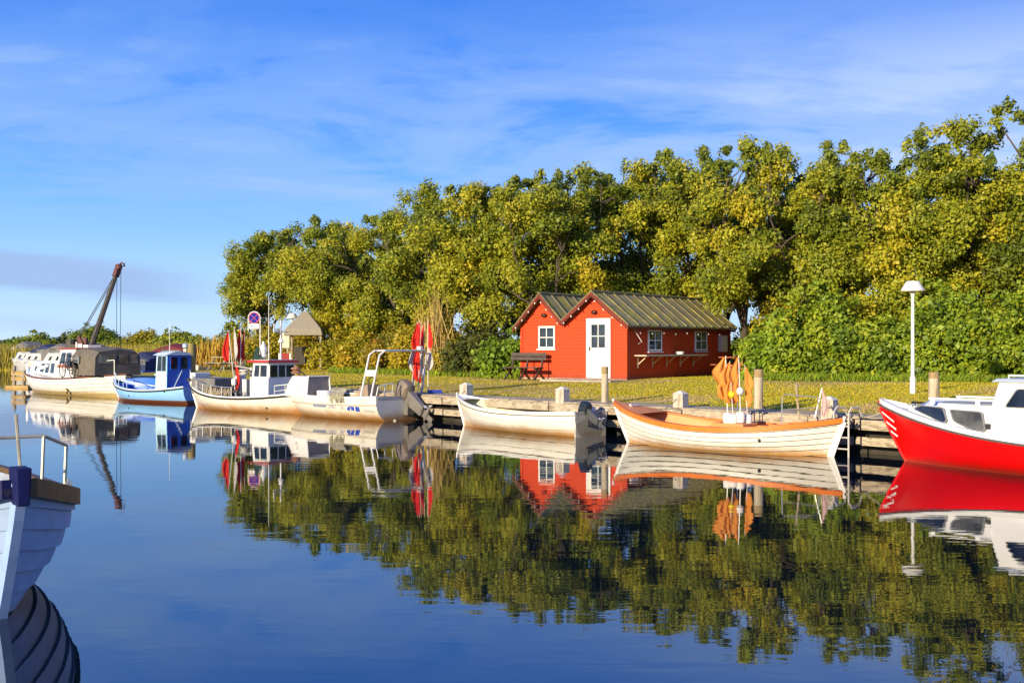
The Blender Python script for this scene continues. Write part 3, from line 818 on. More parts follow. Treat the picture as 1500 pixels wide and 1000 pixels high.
# small white basin and bottle on the wall table
b_ = hut_world(.32, 3.3, .884); t = thing('fish_basin', 'small white basin on the wall table of the hut', 'basin', b_, HRZ)
MB().lathe((0, 0, 0), [(.10, 0), (.15, .02), (.17, .10), (.185, .10), (.18, .11), (.16, .11), (.14, .03), (.02, .025)], 14).build('bowl', WHITE, t, smooth=True)

def make_bench():
    p = hut_world(-4.05, -.62, 0); p.z = terrain_z(p.x, p.y)
    b = thing('garden_bench', 'dark brown wooden bench with backrest in front of the left gable', 'bench', p, HRZ)
    LN = 1.62
    bk = MB()
    bk.box((0, .28, .93), (LN, .035, .13), rx=R(-14)).box((0, .25, .78), (LN, .035, .12), rx=R(-14)); bk.build('backrest', BROWNBENCH, b, bevel=.006)
    st = MB()
    for y in (-.25, -.10, .05): st.box((0, y, .45), (LN, .13, .035))
    st.build('seat', BROWNBENCH, b, bevel=.006)
    for x in (-.68, 0, .68):
        MB().bar((x, .33, 1.0), (x, .12, .42), .05, .07).bar((x, .18, .44), (x, -.33, .0), .05, .07).bar((x, -.2, .42), (x, .34, .0), .05, .07).bar((x, -.34, .41), (x, .14, .41), .05, .06).build('leg', BROWNBENCH, b)
make_bench()
def make_picnic(px, d, rz, name, label, mat, LN=1.9):
    p = P(px, d, 0); p.z = terrain_z(p.x, p.y)
    t = thing(name, label, 'picnic table', p, rz)
    mb = MB()
    for y in (-.28, -.14, 0, .14, .28): mb.box((0, y, .74), (LN, .13, .04))
    mb.build('tabletop', mat, t)
    for s in (-1, 1):
        MB().box((0, s * .66, .45), (LN, .13, .04)).box((0, s * .52, .45), (LN, .12, .04)).build('seat', mat, t)
    for x in (-LN * .36, LN * .36):
        MB().bar((x, -.22, .72), (x, -.66, 0), .06, .09).bar((x, .22, .72), (x, .66, 0), .06, .09).bar((x, -.7, .41), (x, .7, .41), .06, .08).build('leg', mat, t)
p_ = hut_world(1.25, 6.6, 0)
make_picnic(750 + FPX * p_.x / p_.y, p_.y, HRZ + R(90), 'picnic_table', 'red stained picnic table beside the shaded side wall of the hut', REDTABLE, 2.5)
make_picnic(330, 56, R(-50), 'picnic_table', 'weathered picnic table on the lawn behind the red and white marker flags', WOODGREY, 2.0)

# ------------------------------------------------------------------ posts, lamps, signs
def round_post(px, py, w, htop, label, d=None):
    g = G(px, py, .76) if d is None else P(px, d, .76); g.z = max(.745, terrain_z(g.x, g.y)) - .01
    r = w / 2; H = Z(htop, g.y) - g.z
    p = thing('mooring_post', label, 'mooring post', g, group='round posts along the quay')
    rows = [(r * 1.02, -.3), (r, .1), (r * .99, H * .72), (r, H - .015), (r * .93, H)]
    MB().lathe((0, 0, 0), rows, 14).build('shaft', POSTWOOD, p, smooth=True)
    MB().lathe((0, 0, 0), [(r * 1.015, H * .80), (r * 1.015, H - .02), (r * .94, H + .004), (.01, H + .006)], 14).build('top_band', M('post_top_wood', (.30, .21, .10), .85, .3, 8), p, smooth=True)
round_post(886, 588, .18, 537, 'slim round post on the lawn edge in front of the white hut door')
round_post(1111, 597, .21, 541, 'round post with brown top right of the orange marker flags')
round_post(1368, 588, .24, 545, 'thick pale round post beside the white lamp post, behind the red bow', 25.6)
CAPWOOD = M('bleached_square_post', (.56, .49, .40), .85, .25, 8, .008, stretch=(1, 1, .15), blotch=((.30, .25, .18), .3))
def square_post(px, py_top, d, w, label):
    g = P(px, d, .70); H = Z(py_top, d) - g.z
    p = thing('square_bollard', label, 'bollard', g, R(-40), group='square bollards on the quay edge')
    h2 = w / 2
    mb = MB(); mb.hexa([(-h2, -h2, -.2), (h2, -h2, -.2), (h2, h2, -.2), (-h2, h2, -.2)], [(-h2, -h2, H - .07), (h2, -h2, H - .07), (h2, h2, H - .07), (-h2, h2, H - .07)])
    mb.build('shaft', CAPWOOD, p, bevel=.012)
    k = .03
    mb = MB(); mb.hexa([(-h2 - .012, -h2 - .012, H - .075), (h2 + .012, -h2 - .012, H - .075), (h2 + .012, h2 + .012, H - .075), (-h2 - .012, h2 + .012, H - .075)], [(-k, -k, H), (k, -k, H), (k, k, H), (-k, k, H)])
    mb.build('cap', M('post_cap_wood', (.62, .57, .50), .8, .15, 6), p)
square_post(683, 560, 30.45, .27, 'square bollard behind the bow of the white dinghy')
square_post(824, 566, 27.75, .26, 'square bollard behind the stern of the white dinghy')
square_post(997, 572, 25.1, .26, 'square bollard behind the bow half of the orange rimmed boat')
square_post(1215, 580, 22.15, .26, 'square bollard at the stern of the orange rimmed boat')

def lamp(px, d, top, label, hw=.29):
    g = P(px, d, 0); g.z = terrain_z(g.x, g.y) - .01; H = Z(top, d) - g.z
    l = thing('street_lamp', label, 'lamp post', g, group='white lamp posts')
    MB().lathe((0, 0, 0), [(.075, -.2), (.075, .42), (.048, .5), (.042, H - .42), (.07, H - .30), (.05, H - .27)], 12).build('pole', LAMPWHITE, l, smooth=True)
    MB().lathe((0, 0, 0), [(.03, H - .27), (hw, H - .26), (hw + .01, H - .23), (hw * .62, H - .03), (hw * .55, H), (.02, H + .01)], 20).build('lamp_shade', LAMPWHITE, l, smooth=True)
lamp(1337, 28.7, 412, 'white lamp post with flat cone shade on the right lawn')
lamp(428, 58, 459, 'distant white lamp post left of the grey shelter roof', .30)

def make_sign(px, d, top, label, big=True):
    g = P(px, d, 0); g.z = terrain_z(g.x, g.y); H = Z(top, d) - g.z; k = 1.0 if big else .62
    s = thing('no_stopping_sign', label, 'road sign', g, R(-8) if big else R(-5), group='no stopping signs')
    hw, hr = .25 * k, H - .25 * k
    path = [(hw, 0, -.2), (hw, 0, hr)] + [(hw * math.cos(a), 0, hr + hw * math.sin(a)) for a in [math.pi * i / 10 for i in range(1, 10)]] + [(-hw, 0, hr), (-hw, 0, hr - .52 * k if big else -.2)]
    MB().tube(path, .022 * k + .004, 6).build('pole', LAMPWHITE, s, smooth=True)
    BLUE = M('sign_blue', (.010, .016, .26), .6, .08, spec=.1); RED = M('sign_red', (.55, .015, .012), .4, .08)
    def disc(r0, r1, y, n=24):
        o = [(r1 * math.cos(2 * math.pi * i / n), y, hr + r1 * math.sin(2 * math.pi * i / n)) for i in range(n)]
        i_ = [(r0 * math.cos(2 * math.pi * i / n), y, hr + r0 * math.sin(2 * math.pi * i / n)) for i in range(n)]
        return o, i_
    o, _ = disc(.0, .215 * k, -.015)
    MB().prism(o, (0, -.012, 0)).build('sign_face', BLUE, s)
    o, i_ = disc(.205 * k, .235 * k, -.018); mb = MB().ring(o, i_, (0, -.016, 0))
    a = .14 * k
    mb.bar((-a, -.031, hr - a), (a, -.031, hr + a), .016 * k, .006, up=(0, 1, 0)); mb.bar((-a, -.0315, hr + a), (a, -.0315, hr - a), .016 * k, .006, up=(0, 1, 0))
    mb.build('red_ring', RED, s)
    pl = MB().box((0, -.02, hr - .34 * k), (.40 * k, .014, .20 * k)).build('sign_plate', WHITE, s)
    mb = MB().prism([(-.09 * k + .03 * k * math.cos(t), -.03, hr - .33 * k + .04 * k * math.sin(t)) for t in [2 * math.pi * i / 12 for i in range(12)]], (0, -.004, 0)).box((.09 * k, -.031, hr - .37 * k), (.13 * k, .004, .022 * k))
    mb.build('plate_mark', BLACK, pl)
make_sign(372.5, 44.5, 456.5, 'blue and red no stopping sign on a pale pole behind the fishing boat wheelhouse')
make_sign(332, 60, 511, 'small low no stopping sign behind the left red flag', False)

def make_shelter():
    d = 57; g = P(447, d, 0); g.z = terrain_z(g.x, g.y)
    s = thing('information_shelter', 'open shelter with pointed grey roof and dark notice boards among the bushes', 'shelter', g, R(4))
    e = Z(491, d) - g.z; a = Z(456, d) - g.z; w = .98; sk = .12
    GR = M('grey_brown_roof_board', (.30, .26, .20), .9, .2, 4, stretch=(6, 6, .5))
    mb = MB(); rim0 = [(-w, -w, e), (w, -w, e), (w, w, e), (-w, w, e)]; rim1 = [(x * .9, y * .9, e + .35) for x, y, z in rim0]; ap = [(x * .12, y * .12, a) for x, y, z in rim0]
    mb.grid([rim0, rim1, ap], close=True); n = len(mb.v); mb.f += [(8, 9, 10, 11), (3, 2, 1, 0)]
    mb.build('roof', GR, s)
    for x in (-.80, .88):
        for y in (-.8, .8): MB().box((x, y, e / 2), (.09, .09, e)).build('post', WOODGREY, s)
    bd = MB().box((.15, .2, .72), (1.5, .06, .95)).build('notice_board', M('dark_board', (.06, .05, .04), .7, .2), s)
    MB().box((.62, .155, .98), (.34, .012, .26)).build('blue_poster', M('poster_blue', (.16, .22, .45), .5, .3, 9), bd)
    MB().box((.62, .155, .68), (.34, .012, .28)).build('yellow_poster', M('poster_yellow', (.55, .30, .02), .5, .2, 9), bd)
    MB().box((-.88, -.86, 1.55), (.36, .06, .85)).build('white_board', M('cream_board', (.62, .58, .46), .6, .1), s)
make_shelter()
g_ = P(417, 52, 0); g_.z = terrain_z(g_.x, g_.y)
t = thing('red_board', 'low red sign board on two posts left of the shelter', 'sign board', g_)
MB().box((0, 0, .72), (.42, .04, .46)).build('panel', M('board_red', (.30, .02, .015), .6, .15), t)
for x in (-.26, .26): MB().box((x, 0, .45), (.06, .06, 1.0)).build('post', WHITE, t)

# tall pile by the blue boat
d_ = 43.0; g_ = P(280, d_, -.6)
t = thing('mooring_pile', 'tall thick timber pile with pale lamp box between the blue boat and the fishing boat', 'mooring pile', g_)
H = Z(503, d_) + .6
MB().lathe((0, 0, 0), [(.18, 0), (.18, H * .5), (.17, H - .02), (.15, H)], 12).build('shaft', M('yellowed_pile', (.30, .23, .08), .85, .3, 7, .01, stretch=(1, 1, .15)), t, smooth=True)
MB().box((-.20, -.08, H - .75), (.12, .20, 1.1)).build('lit_face_slab', M('sunlit_face_tone', (.62, .55, .42), .7, .2), t)  # added pale slab, paints the sunlit left face of the pile
MB().lathe((-.20, -.10, H - .15), [(.04, -.05), (.12, 0), (.12, .12), (.05, .16)], 10).build('lamp_head', M('pale_blue_lamp', (.45, .58, .66), .4, .1), t, smooth=True)
# ------------------------------------------------------------------ boats
class Hull:
    def __init__(s, L, B, bow, mid, stern, draft=.3, rake_b=.4, rake_s=.12, tw=0.0, tm=.48, pm=2.4, pe=1.25, eb=2.1, es=2.2, rnd=1.0):
        s.__dict__.update(L=L, B=B, bow=bow, mid=mid, stern=stern, draft=draft, rake_b=rake_b, rake_s=rake_s, tw=tw, tm=tm, pm=pm, pe=pe, eb=eb, es=es, rnd=rnd)
    def hb(s, t):
        if t >= s.tm: u = (t - s.tm) / (1 - s.tm); return s.B / 2 * max(0, 1 - u ** s.eb) ** .92 + .0
        v = (s.tm - t) / s.tm
        return s.B / 2 * (1 - (1 - s.tw) * v ** s.es) if s.tw > 0 else s.B / 2 * max(0, 1 - v ** s.es) ** .92
    def sheer(s, t):
        if t >= s.tm: return s.mid + (s.bow - s.mid) * ((t - s.tm) / (1 - s.tm)) ** 2.0
        return s.mid + (s.stern - s.mid) * ((s.tm - t) / s.tm) ** 2.0
    def p(s, t):
        u = abs(t - s.tm) / ((1 - s.tm) if t > s.tm else s.tm)
        if t < s.tm and s.tw > 0: return s.pm
        return s.pm + (s.pe - s.pm) * u ** 1.5
    def dr(s, t): return s.draft
    def pt(s, t, k, side=1, off=0.0):
        """t along (0 stern, 1 bow); k 0 keel .. 1 gunwale"""
        sh = s.sheer(t); z = -s.draft + (sh + s.draft) * k
        y = s.hb(t) * (1 - (1 - k) ** s.p(t)) + off
        x = -s.L / 2 + s.L * t
        if t > .55: x -= s.rake_b * ((t - .55) / .45) ** 2 * (1 - k) ** 1.15 * (1 + s.draft / max(.2, sh))
        if t < .45: x += s.rake_s * ((.45 - t) / .45) ** 2 * (1 - k) ** 1.2 * (1.4)
        return Vector((x, side * y, z))
    def k_of_z(s, t, z): return (z + s.draft) / (s.sheer(t) + s.draft)
    def t_of_x(s, x): return (x + s.L / 2) / s.L
    def at_z(s, x, z, side=1, off=0.0):
        t = s.t_of_x(x)
        for _ in range(6):
            q = s.pt(t, max(0, min(1, s.k_of_z(t, z))), side); t += (x - q.x) / s.L
            t = max(0, min(1, t))
        return s.pt(t, max(0, min(1, s.k_of_z(t, z))), side, off)
    def shell(s, nt=34, ns=12, planks=0, lap=.014):
        mb = MB(); ts = [(i / nt) for i in range(nt + 1)]
        for side in (1, -1):
            if not planks:
                mb.grid([[s.pt(t, j / ns, side) for j in range(ns + 1)] for t in ts])
            else:
                for q in range(planks):
                    k0, k1 = q / planks, (q + 1) / planks; rows = []
                    for t in ts:
                        e = min(1.0, min(t, 1 - t) * 14) if s.tw == 0 else min(1.0, (1 - t) * 14)
                        o = lap * (.25 + .75 * e)
                        rows.append([s.pt(t, k0, side, 0.0)] + [s.pt(t, k0 + (k1 - k0) * j / 3, side, o * (1 - j / 3)) for j in range(4)])
                    mb.grid(rows)
        if s.tw > 0:
            ring = [s.pt(0, j / ns, 1) for j in range(ns + 1)][::-1] + [s.pt(0, j / ns, -1) for j in range(1, ns + 1)]
            mb.add(ring, [tuple(range(len(ring)))])
        return mb
    def seams(s, planks, lap, r=.006, n=36):  # dark lines along the laps, drawn in place of weak lap shadows
        mb = MB()
        for side in (1, -1):
            for q in range(1, planks):
                pts = []
                for i in range(n + 1):
                    t = .01 + .98 * i / n; e = min(1.0, (1 - t) * 14) if s.tw else min(1.0, min(t, 1 - t) * 14)
                    pts.append(s.pt(t, q / planks, side, lap * (.25 + .75 * e) * .9))
                mb.tube(pts, r, 4)
        return mb
    def rail(s, w, h, t0=0.0, t1=1.0, dz=0.0, inn=0.0, n=40, sides=(1, -1)):
        mb = MB()
        for side in sides:
            path, sd = [], []
            for i in range(n + 1):
                t = t0 + (t1 - t0) * i / n; q = s.pt(t, 1, side); a, b = s.pt(max(0, t - .01), 1, side), s.pt(min(1, t + .01), 1, side)
                tg = (b - a); tg.z = 0; tg.normalize(); nr = Vector((-tg.y, tg.x, 0)) * (1 if side > 0 else -1)
                q = q - nr * min(inn, s.hb(t) + w / 2); q.z += dz
                if t > .97 or (t < .03 and s.tw == 0): nr = Vector((0, side, 0)); 
                path.append(q); sd.append(nr * side)
            mb.strip(path, sd, w, h)
        return mb
    def rub(s, k, r, off=.0, t0=0.0, t1=1.0, n=40):
        mb = MB()
        for side in (1, -1): mb.tube([s.pt(t0 + (t1 - t0) * i / n, k, side, off) for i in range(n + 1)], r, 6)
        return mb
    def inner(s, zf, th=.05, t0=.02, t1=.97, nt=30, ns=5):
        """inside lining and floor of an open boat"""
        mb = MB(); fl = MB()
        rows_f = []
        for i in range(nt + 1):
            t = t0 + (t1 - t0) * i / nt; kf = min(.92, max(.05, s.k_of_z(t, zf)))
            pr = []
            for side in (1, -1):
                r_ = []
                for j in range(ns + 1):
                    k = kf + (1.0 - kf) * j / ns; q = s.pt(t, k, side); q.y = side * max(0.004, abs(q.y) - th); q.z -= .004; r_.append(q)
                pr.append(r_)
            rows_f.append(pr)
        mb.grid([r_[0] for r_ in rows_f]); mb.grid([r_[1] for r_ in rows_f]); mb.grid([[r_[0][0], r_[1][0]] for r_ in rows_f])
        if s.tw > 0: mb.grid([[a, b] for a, b in zip(rows_f[0][0], rows_f[0][1])])
        return mb
    def deck(s, t0, t1, dz=0.0, inn=.02, n=14, crown=.02):
        mb = MB(); rows = []
        for i in range(n + 1):
            t = t0 + (t1 - t0) * i / n; q = s.pt(t, 1, 1); y = max(.003, q.y - inn); c = crown * y / (s.B / 2)
            rows.append([Vector((q.x, y, q.z + dz)), Vector((q.x, y * .5, q.z + dz + c * .75)), Vector((q.x, 0, q.z + dz + c)), Vector((q.x, -y * .5, q.z + dz + c * .75)), Vector((q.x, -y, q.z + dz))])
        mb.grid(rows); return mb
    def side_deck(s, t0, t1, w, dz=0.0, n=30):
        mb = MB()
        for side in (1, -1):
            rows = []
            for i in range(n + 1):
                t = t0 + (t1 - t0) * i / n; q = s.pt(t, 1, side); y2 = max(.0, abs(q.y) - w)
                rows.append([Vector((q.x, q.y, q.z + dz)), Vector((q.x, side * y2, q.z + dz)), Vector((q.x, side * y2, q.z + dz - .03)), Vector((q.x, q.y, q.z + dz - .03))])
            mb.grid(rows, close=True)
        return mb
    def lettering(s, word, xc, zc, size, mat, parent, side=1, off=.006, name='lettering', sx=1.0):
        vs, fs = text_verts(word, size); mb = MB(); out = []
        for x, y, z in vs: out.append(s.at_z(xc - side * x * sx, zc + y, side, off))
        mb.add(out, fs); return mb.build(name, mat, parent, fix=False)
def boat_root(name, label, center, heading, cat='boat', group=None):
    h = Vector((*heading, 0)).normalized()
    return thing(name, label, cat, (center[0], center[1], 0), math.atan2(h.y, h.x), group), h
def to_world(root, p):
    return Matrix.Translation(root.location) @ Matrix.Rotation(root.rotation_euler.z, 4, 'Z') @ Vector(p)

RUST_C = (.46, .20, .035); ALGAE = (.22, .15, .03)
HULLWHITE = M('white_hull_stained', (.78, .74, .66), .35, .08, 3, stain=((.52, .24, .04), .0, .26), coat=.2)
HULLCREAM = M('cream_hull_stained', (.76, .70, .58), .35, .08, 3, stain=((.52, .21, .025), .0, .34), coat=.2)
HULLCRUISER = M('white_cruiser_hull', (.80, .77, .70), .35, .06, 3, band=((.11, .075, .022), .13), stain=((.50, .36, .14), .1, .3), coat=.2)
ORANGE = M('orange_boat_paint', (.74, .27, .08), .5, .12, 3)
DEEPORANGE = M('deep_orange_rim', (.74, .19, .022), .45, .12, 3)
RUBBER = M('black_rubber', (.015, .014, .013), .6, .2)
ALU = M('aluminium', (.70, .69, .66), .35, .12, 6, metal=.25)
BOATWHITE = M('white_gelcoat', (.80, .79, .76), .3, .05, 3, coat=.3)
BOATGREY = M('light_grey_deck', (.50, .50, .48), .6, .12, 4)
TARGLASS = glass('dark_cabin_glass', (.015, .02, .03))
BROWNGREY = M('brown_grey_cowl', (.20, .16, .12), .4, .2, 5)
OUTBLACK = M('black_outboard', (.02, .025, .03), .3, .2, 5)
ROPE = M('pale_rope', (.50, .42, .30), .9, .2, 30)
NETBROWN = M('dried_net', (.30, .24, .15), .95, .4, 14)

def outboard(parent, x, y, z, s, tilt, cowl, legm, yaw=0.0, up=0.0):
    """tilted outboard: pivot at (x,y,z), boat-local; leg points aft and down by tilt"""
    o = bpy.data.objects.new('outboard_motor', None); COL.objects.link(o); o.parent = parent
    o.location = (x, y, z); o.rotation_euler = (0, tilt, yaw)
    mb = MB(); n = 12; rows = []
    for zz, kx, ky in ((-.02, .55, .6), (.04, .92, .92), (.16, 1.0, 1.0), (.30, .98, .96), (.40, .82, .85), (.45, .45, .5)):
        rows.append([(-.10 * s + (.30 * kx) * s * math.copysign(abs(math.cos(a)) ** .6, math.cos(a)), .19 * ky * s * math.copysign(abs(math.sin(a)) ** .6, math.sin(a)), (.10 + zz) * s) for a in [2 * math.pi * i / n for i in range(n)]])
    mb.grid(rows, close=True); mb.f += [tuple(range(n)), tuple(len(mb.v) - n + i for i in range(n))]
    mb.build('cowl', cowl, o, smooth=True)
    MB().hexa([(-.17 * s, -.06 * s, -.55 * s), (.10 * s, -.04 * s, -.55 * s), (.10 * s, .04 * s, -.55 * s), (-.17 * s, .06 * s, -.55 * s)],
              [(-.25 * s, -.10 * s, .12 * s), (.12 * s, -.08 * s, .12 * s), (.12 * s, .08 * s, .12 * s), (-.25 * s, .10 * s, .12 * s)]).build('leg', legm, o, bevel=.01)
    MB().tube([(-.26 * s, 0, -.72 * s), (-.1 * s, 0, -.72 * s), (.12 * s, 0, -.72 * s)], [.02 * s, .065 * s, .03 * s], 10).box((-.1 * s, 0, -.60 * s), (.30 * s, .17 * s, .02 * s)).box((-.02 * s, 0, -.85 * s), (.14 * s, .015 * s, .24 * s)).bar((-.03 * s, 0, -.5 * s), (-.03 * s, 0, -.72 * s), .05 * s, .20 * s, up=(1, 0, 0)).build('gearcase', legm, o, smooth=True)
    pr = MB()
    for k in range(3):
        a = 2.09 * k + .4; c, sn = math.cos(a), math.sin(a)
        pr.add([(-.25 * s, .02 * s * c, -.72 * s + .02 * s * sn), (-.28 * s, (.13 * c - .05 * sn) * s, -.72 * s + (.13 * sn + .05 * c) * s), (-.265 * s, .15 * c * s, -.72 * s + .15 * sn * s), (-.24 * s, (.13 * c + .05 * sn) * s, -.72 * s + (.13 * sn - .05 * c) * s)], [(0, 1, 2, 3)])
    pr.build('propeller', ALU, o, fix=False)
    MB().box((.20 * s, 0, -.06 * s), (.16 * s, .22 * s, .30 * s), ry=-tilt).build('bracket', legm, o, bevel=.01)
    return o

def thwart(h, x, z, w, mat, parent, name='thwart', th=.035, ins=.06):
    a = h.at_z(x, z, 1); y = max(.05, abs(a.y) - ins)
    MB().box((x, 0, z), (w, 2 * y, th)).build(name, mat, parent, bevel=.006)

def cloth(pole_top, droop, w, seed, mat, parent, name='flag', n=7, dirx=(1, 0)):
    """a limp flag hanging down along its pole: folded sheet, real cloth thickness"""
    rng = random.Random(seed); rows = []
    d = Vector((dirx[0], dirx[1], 0)).normalized(); e = Vector((-d.y, d.x, 0))
    for i in range(n + 1):
        t = i / n; r_ = []
        wid = w * (math.sin(math.pi * min(1, (min(1, t ** 1.35 * .86 + .03)))) ** .85 * (.72 + .28 * rng.random()))
        for j in range(9):
            u = j / 8
            q = Vector(pole_top) - Vector((0, 0, droop * t * (1.0 + .12 * u))) + d * (wid * u) + e * (w * (.05 + .06 * t) * math.sin(u * 8 + seed + t * 2.0) + w * .05 * math.sin(t * 14 + u * 5))
            r_.append(q)
        rows.append(r_)
    o = MB().grid(rows).build(name, mat, parent, smooth=False, fix=False)
    md = o.modifiers.new('thickness', 'SOLIDIFY'); md.thickness = .006
    md2 = o.modifiers.new('smooth', 'SUBSURF'); md2.levels = 1; md2.render_levels = 1
    return o

def marker(name, label, base, top, flagspec, group, floatmat=None, float_z=None, polemat=None, ball=None, polr=.012):
    """dan buoy: pole with float and one or two limp flags; base and top are world points"""
    base, top = Vector(base), Vector(top)
    m = thing(name, label, 'marker buoy', base, group=group)
    v = top - base
    MB().tube([(0, 0, 0), v * .5, v], [polr, polr * .9, polr * .7], 6).build('pole', polemat or ALU, m, smooth=True)
    for k, (frac, droop, w, seed, mat, dirx) in enumerate(flagspec):
        cloth(v * frac, droop, w, seed, mat, m, 'flag', dirx=dirx)
    if floatmat is not None:
        c = v * float_z
        MB().lathe(c, [(.03, -.11), (.085, -.10), (.095, -.02), (.095, .06), (.08, .11), (.03, .12)], 10).build('float', floatmat, m, smooth=True)
    if ball is not None:
        f, r_, bm_ = ball; MB().ball(v * f, r_, 10, 8).build('ball', bm_, m, smooth=True)
    return m

FLAGRED = cloth_mat('red_flag_cloth', (.80, .03, .02))
FLAGORANGE = cloth_mat('orange_flag_cloth', (.98, .37, .07))
FLAGWHITE = cloth_mat('white_flag_cloth', (.70, .66, .62))
FLAGBLACK = cloth_mat('black_flag_cloth', (.02, .02, .025))
FLAGPINK = cloth_mat('faded_pink_cloth', (.70, .50, .48))
FLOATWHITE = M('white_foam_float', (.78, .77, .72), .7, .1, 6)
FLOATYELLOW = M('yellow_float', (.80, .62, .02), .5, .1)

# --- orange rimmed clinker boat
def make_orange_boat():
    h = Hull(5.45, 2.0, .90, .50, .74, draft=.32, rake_b=.42, rake_s=.34, tm=.47, pm=2.5, pe=1.35)
    hd = Vector((-.746, .665, 0)).normalized(); stem = Vector((2.56, 24.5, 0)); c = stem - hd * (5.45 / 2 - .32)
    r, _ = boat_root('clinker_boat', 'white clinker rowing boat with bright orange rim and inside', c, hd)
    h.shell(planks=9, lap=.020).build('hull', M('white_clinker_stained', (.78, .75, .68), .4, .07, 3, stain=((.55, .25, .04), -.02, .22)), r, smooth=False)
    h.seams(9, .020).build('lap_shade_seam', M('dark_shade_seam', (.22, .17, .11), .8, .3), r)
    h.rail(.05, .095, 0, 1, -.075, -.02).build('rim', DEEPORANGE, r); h.rub(.925, .016, .012).build('rubbing_strip', M('dark_strip', (.10, .06, .04), .6, .2), r, smooth=True)
    h.side_deck(.0, 1.0, .15, .022).build('gunwale', DEEPORANGE, r)
    h.inner(.12, .10, .05, .95).build('lining', ORANGE, r)
    h.deck(.80, .995, .03, .03).build('foredeck', ORANGE, r); h.deck(.005, .13, .03, .03).build('aft_deck', ORANGE, r)
    for x in (-.9, .45, 1.5): thwart(h, x, .40, .24, ORANGE, r)
    MB().box((-.35, 0, .34), (.75, .62, .44)).build('engine_box', ORANGE, r, bevel=.02)
    for s_, nm in ((1, 'stem'), (0, 'sternpost')):
        pts = [h.pt(s_, k, 1) + Vector((.02 if s_ else -.02, 0, 0)) for k in (.05, .25, .5, .75, 1.0)]
        pts.append(pts[-1] + Vector((.03 if s_ else -.02, 0, .05)))
        MB().tube(pts, .032, 6).build(nm, BOATWHITE, r, smooth=True)
    MB().prism([h.pt(0, .02) + Vector((-.03, .012, 0)), h.pt(0, .95) + Vector((-.03, .015, 0)), h.pt(0, .95) + Vector((-.08, .012, -.02)), h.pt(0, .45) + Vector((-.09, .012, -.05)), h.pt(0, .02) + Vector((-.18, .012, 0))], (0, -.024, 0)).build('rudder', BOATWHITE, r)
    MB().ball(h.at_z(-1.35, .30, 1, .01), .035, 8, 6).build('exhaust_outlet', BLACK, r)
    MB().box((2.2, .0, .84), (.05, .26, .04)).tube([(2.2, -.07, .70), (2.2, -.07, .86)], .02).tube([(2.2, .07, .70), (2.2, .07, .86)], .02).build('bow_cleat', BOATWHITE, r)
    # cargo and gear
    for k, (x, y) in enumerate(((-1.30, .22), (-1.52, -.02), (-1.25, -.28))):
        w = to_world(r, (x, y, .122)); t = thing('fish_tub', ['orange fish tub near the port rim aft of the markers', 'orange fish tub farthest aft in the orange boat', 'orange fish tub at the far rim of the orange boat'][k], 'tub', w, r.rotation_euler.z + .1 * k, 'orange tubs in the boat')
        MB().hexa([(-.13, -.17, 0), (.13, -.17, 0), (.13, .17, 0), (-.13, .17, 0)], [(-.16, -.20, .42), (.16, -.20, .42), (.16, .20, .42), (-.16, .20, .42)]).build('tub_body', M('orange_plastic', (.55, .17, .07), .5, .15), t, bevel=.02)
        MB().ring([(-.18, -.22, .40), (.18, -.22, .40), (.18, .22, .40), (-.18, .22, .40)], [(-.14, -.18, .40), (.14, -.18, .40), (.14, .18, .40), (-.14, .18, .40)], (0, 0, .04)).build('tub_rim', ORANGE, t)
    # orange marker buoys standing in the boat
    labs = ['orange marker flag on pole, leftmost of the five in the orange boat', 'orange marker flag on a shorter pole with yellow ball float', 'orange marker flag in the middle of the bundle with lowest tip', 'orange marker flag on the tall right pole with pale board', 'orange marker flag on the thin pole farthest right in the bundle']
    for k, (pb, pt_, ytop, dd, seed) in enumerate(((1067, 1063, 521, 22.6, 1), (1076, 1069, 529, 22.5, 2), (1082, 1078, 531, 22.7, 3), (1086, 1082, 521, 22.5, 4), (1097, 1091, 535, 22.6, 5))):
        b = P(pb, dd, .124); tp = P(pt_, dd + .02, Z(ytop, dd))
        fl = (-1, -.2) if k in (0, 1) else (-1, .1) if k == 2 else ((-.75, -.2) if k == 3 else (.6, -.2))
        dr = (.52, .50, .52, .58, .52)[k]
        marker('marker_buoy', labs[k], b, tp, [(.985, dr, (.36, .27, .30, .26, .22)[k], 11 * k + 3, FLAGORANGE, fl), (.80, dr * .95, (.26, .20, .20, .22, .18)[k], 7 * k + 1, FLAGORANGE, (fl[0] * .8, -.3))], 'orange marker flags in the clinker boat', FLOATWHITE, .29 + .004 * k, ball=(.60, .075, FLOATYELLOW) if k == 1 else ((.60, .085, FLOATWHITE) if k == 3 else None))
    # oar pole and pink pennant aft
    a = to_world(r, (-1.95, .28, .72)); b = Vector(P(1166, a.y + .2, Z(563, a.y + .2)))
    t = thing('boat_hook', 'wooden boat hook leaning up from the stern of the orange boat', 'boat hook', a); MB().tube([(0, 0, 0), (b - a)], [.022, .018], 6).build('shaft', M('worn_pole_wood', (.42, .32, .22), .8, .25), t); MB().tube([(b - a) * .98, (b - a) * 1.03, (b - a) * 1.02 + Vector((.05, 0, -.05))], .012, 5).build('hook', STEEL, t)
    a = to_world(r, (-2.2, .12, .75)); b = Vector(P(1204, a.y, Z(568, a.y)))
    marker('marker_buoy', 'limp pale pink pennant on a pole at the stern of the orange boat', a, b, [(.98, .52, .13, 5, FLAGPINK, (.9, -.2))], 'pennants aft')
    t = thing('pole_frame', 'thin metal rail frame standing at the stern of the orange boat', 'rail', to_world(r, (-1.7, 0, .0)), r.rotation_euler.z)
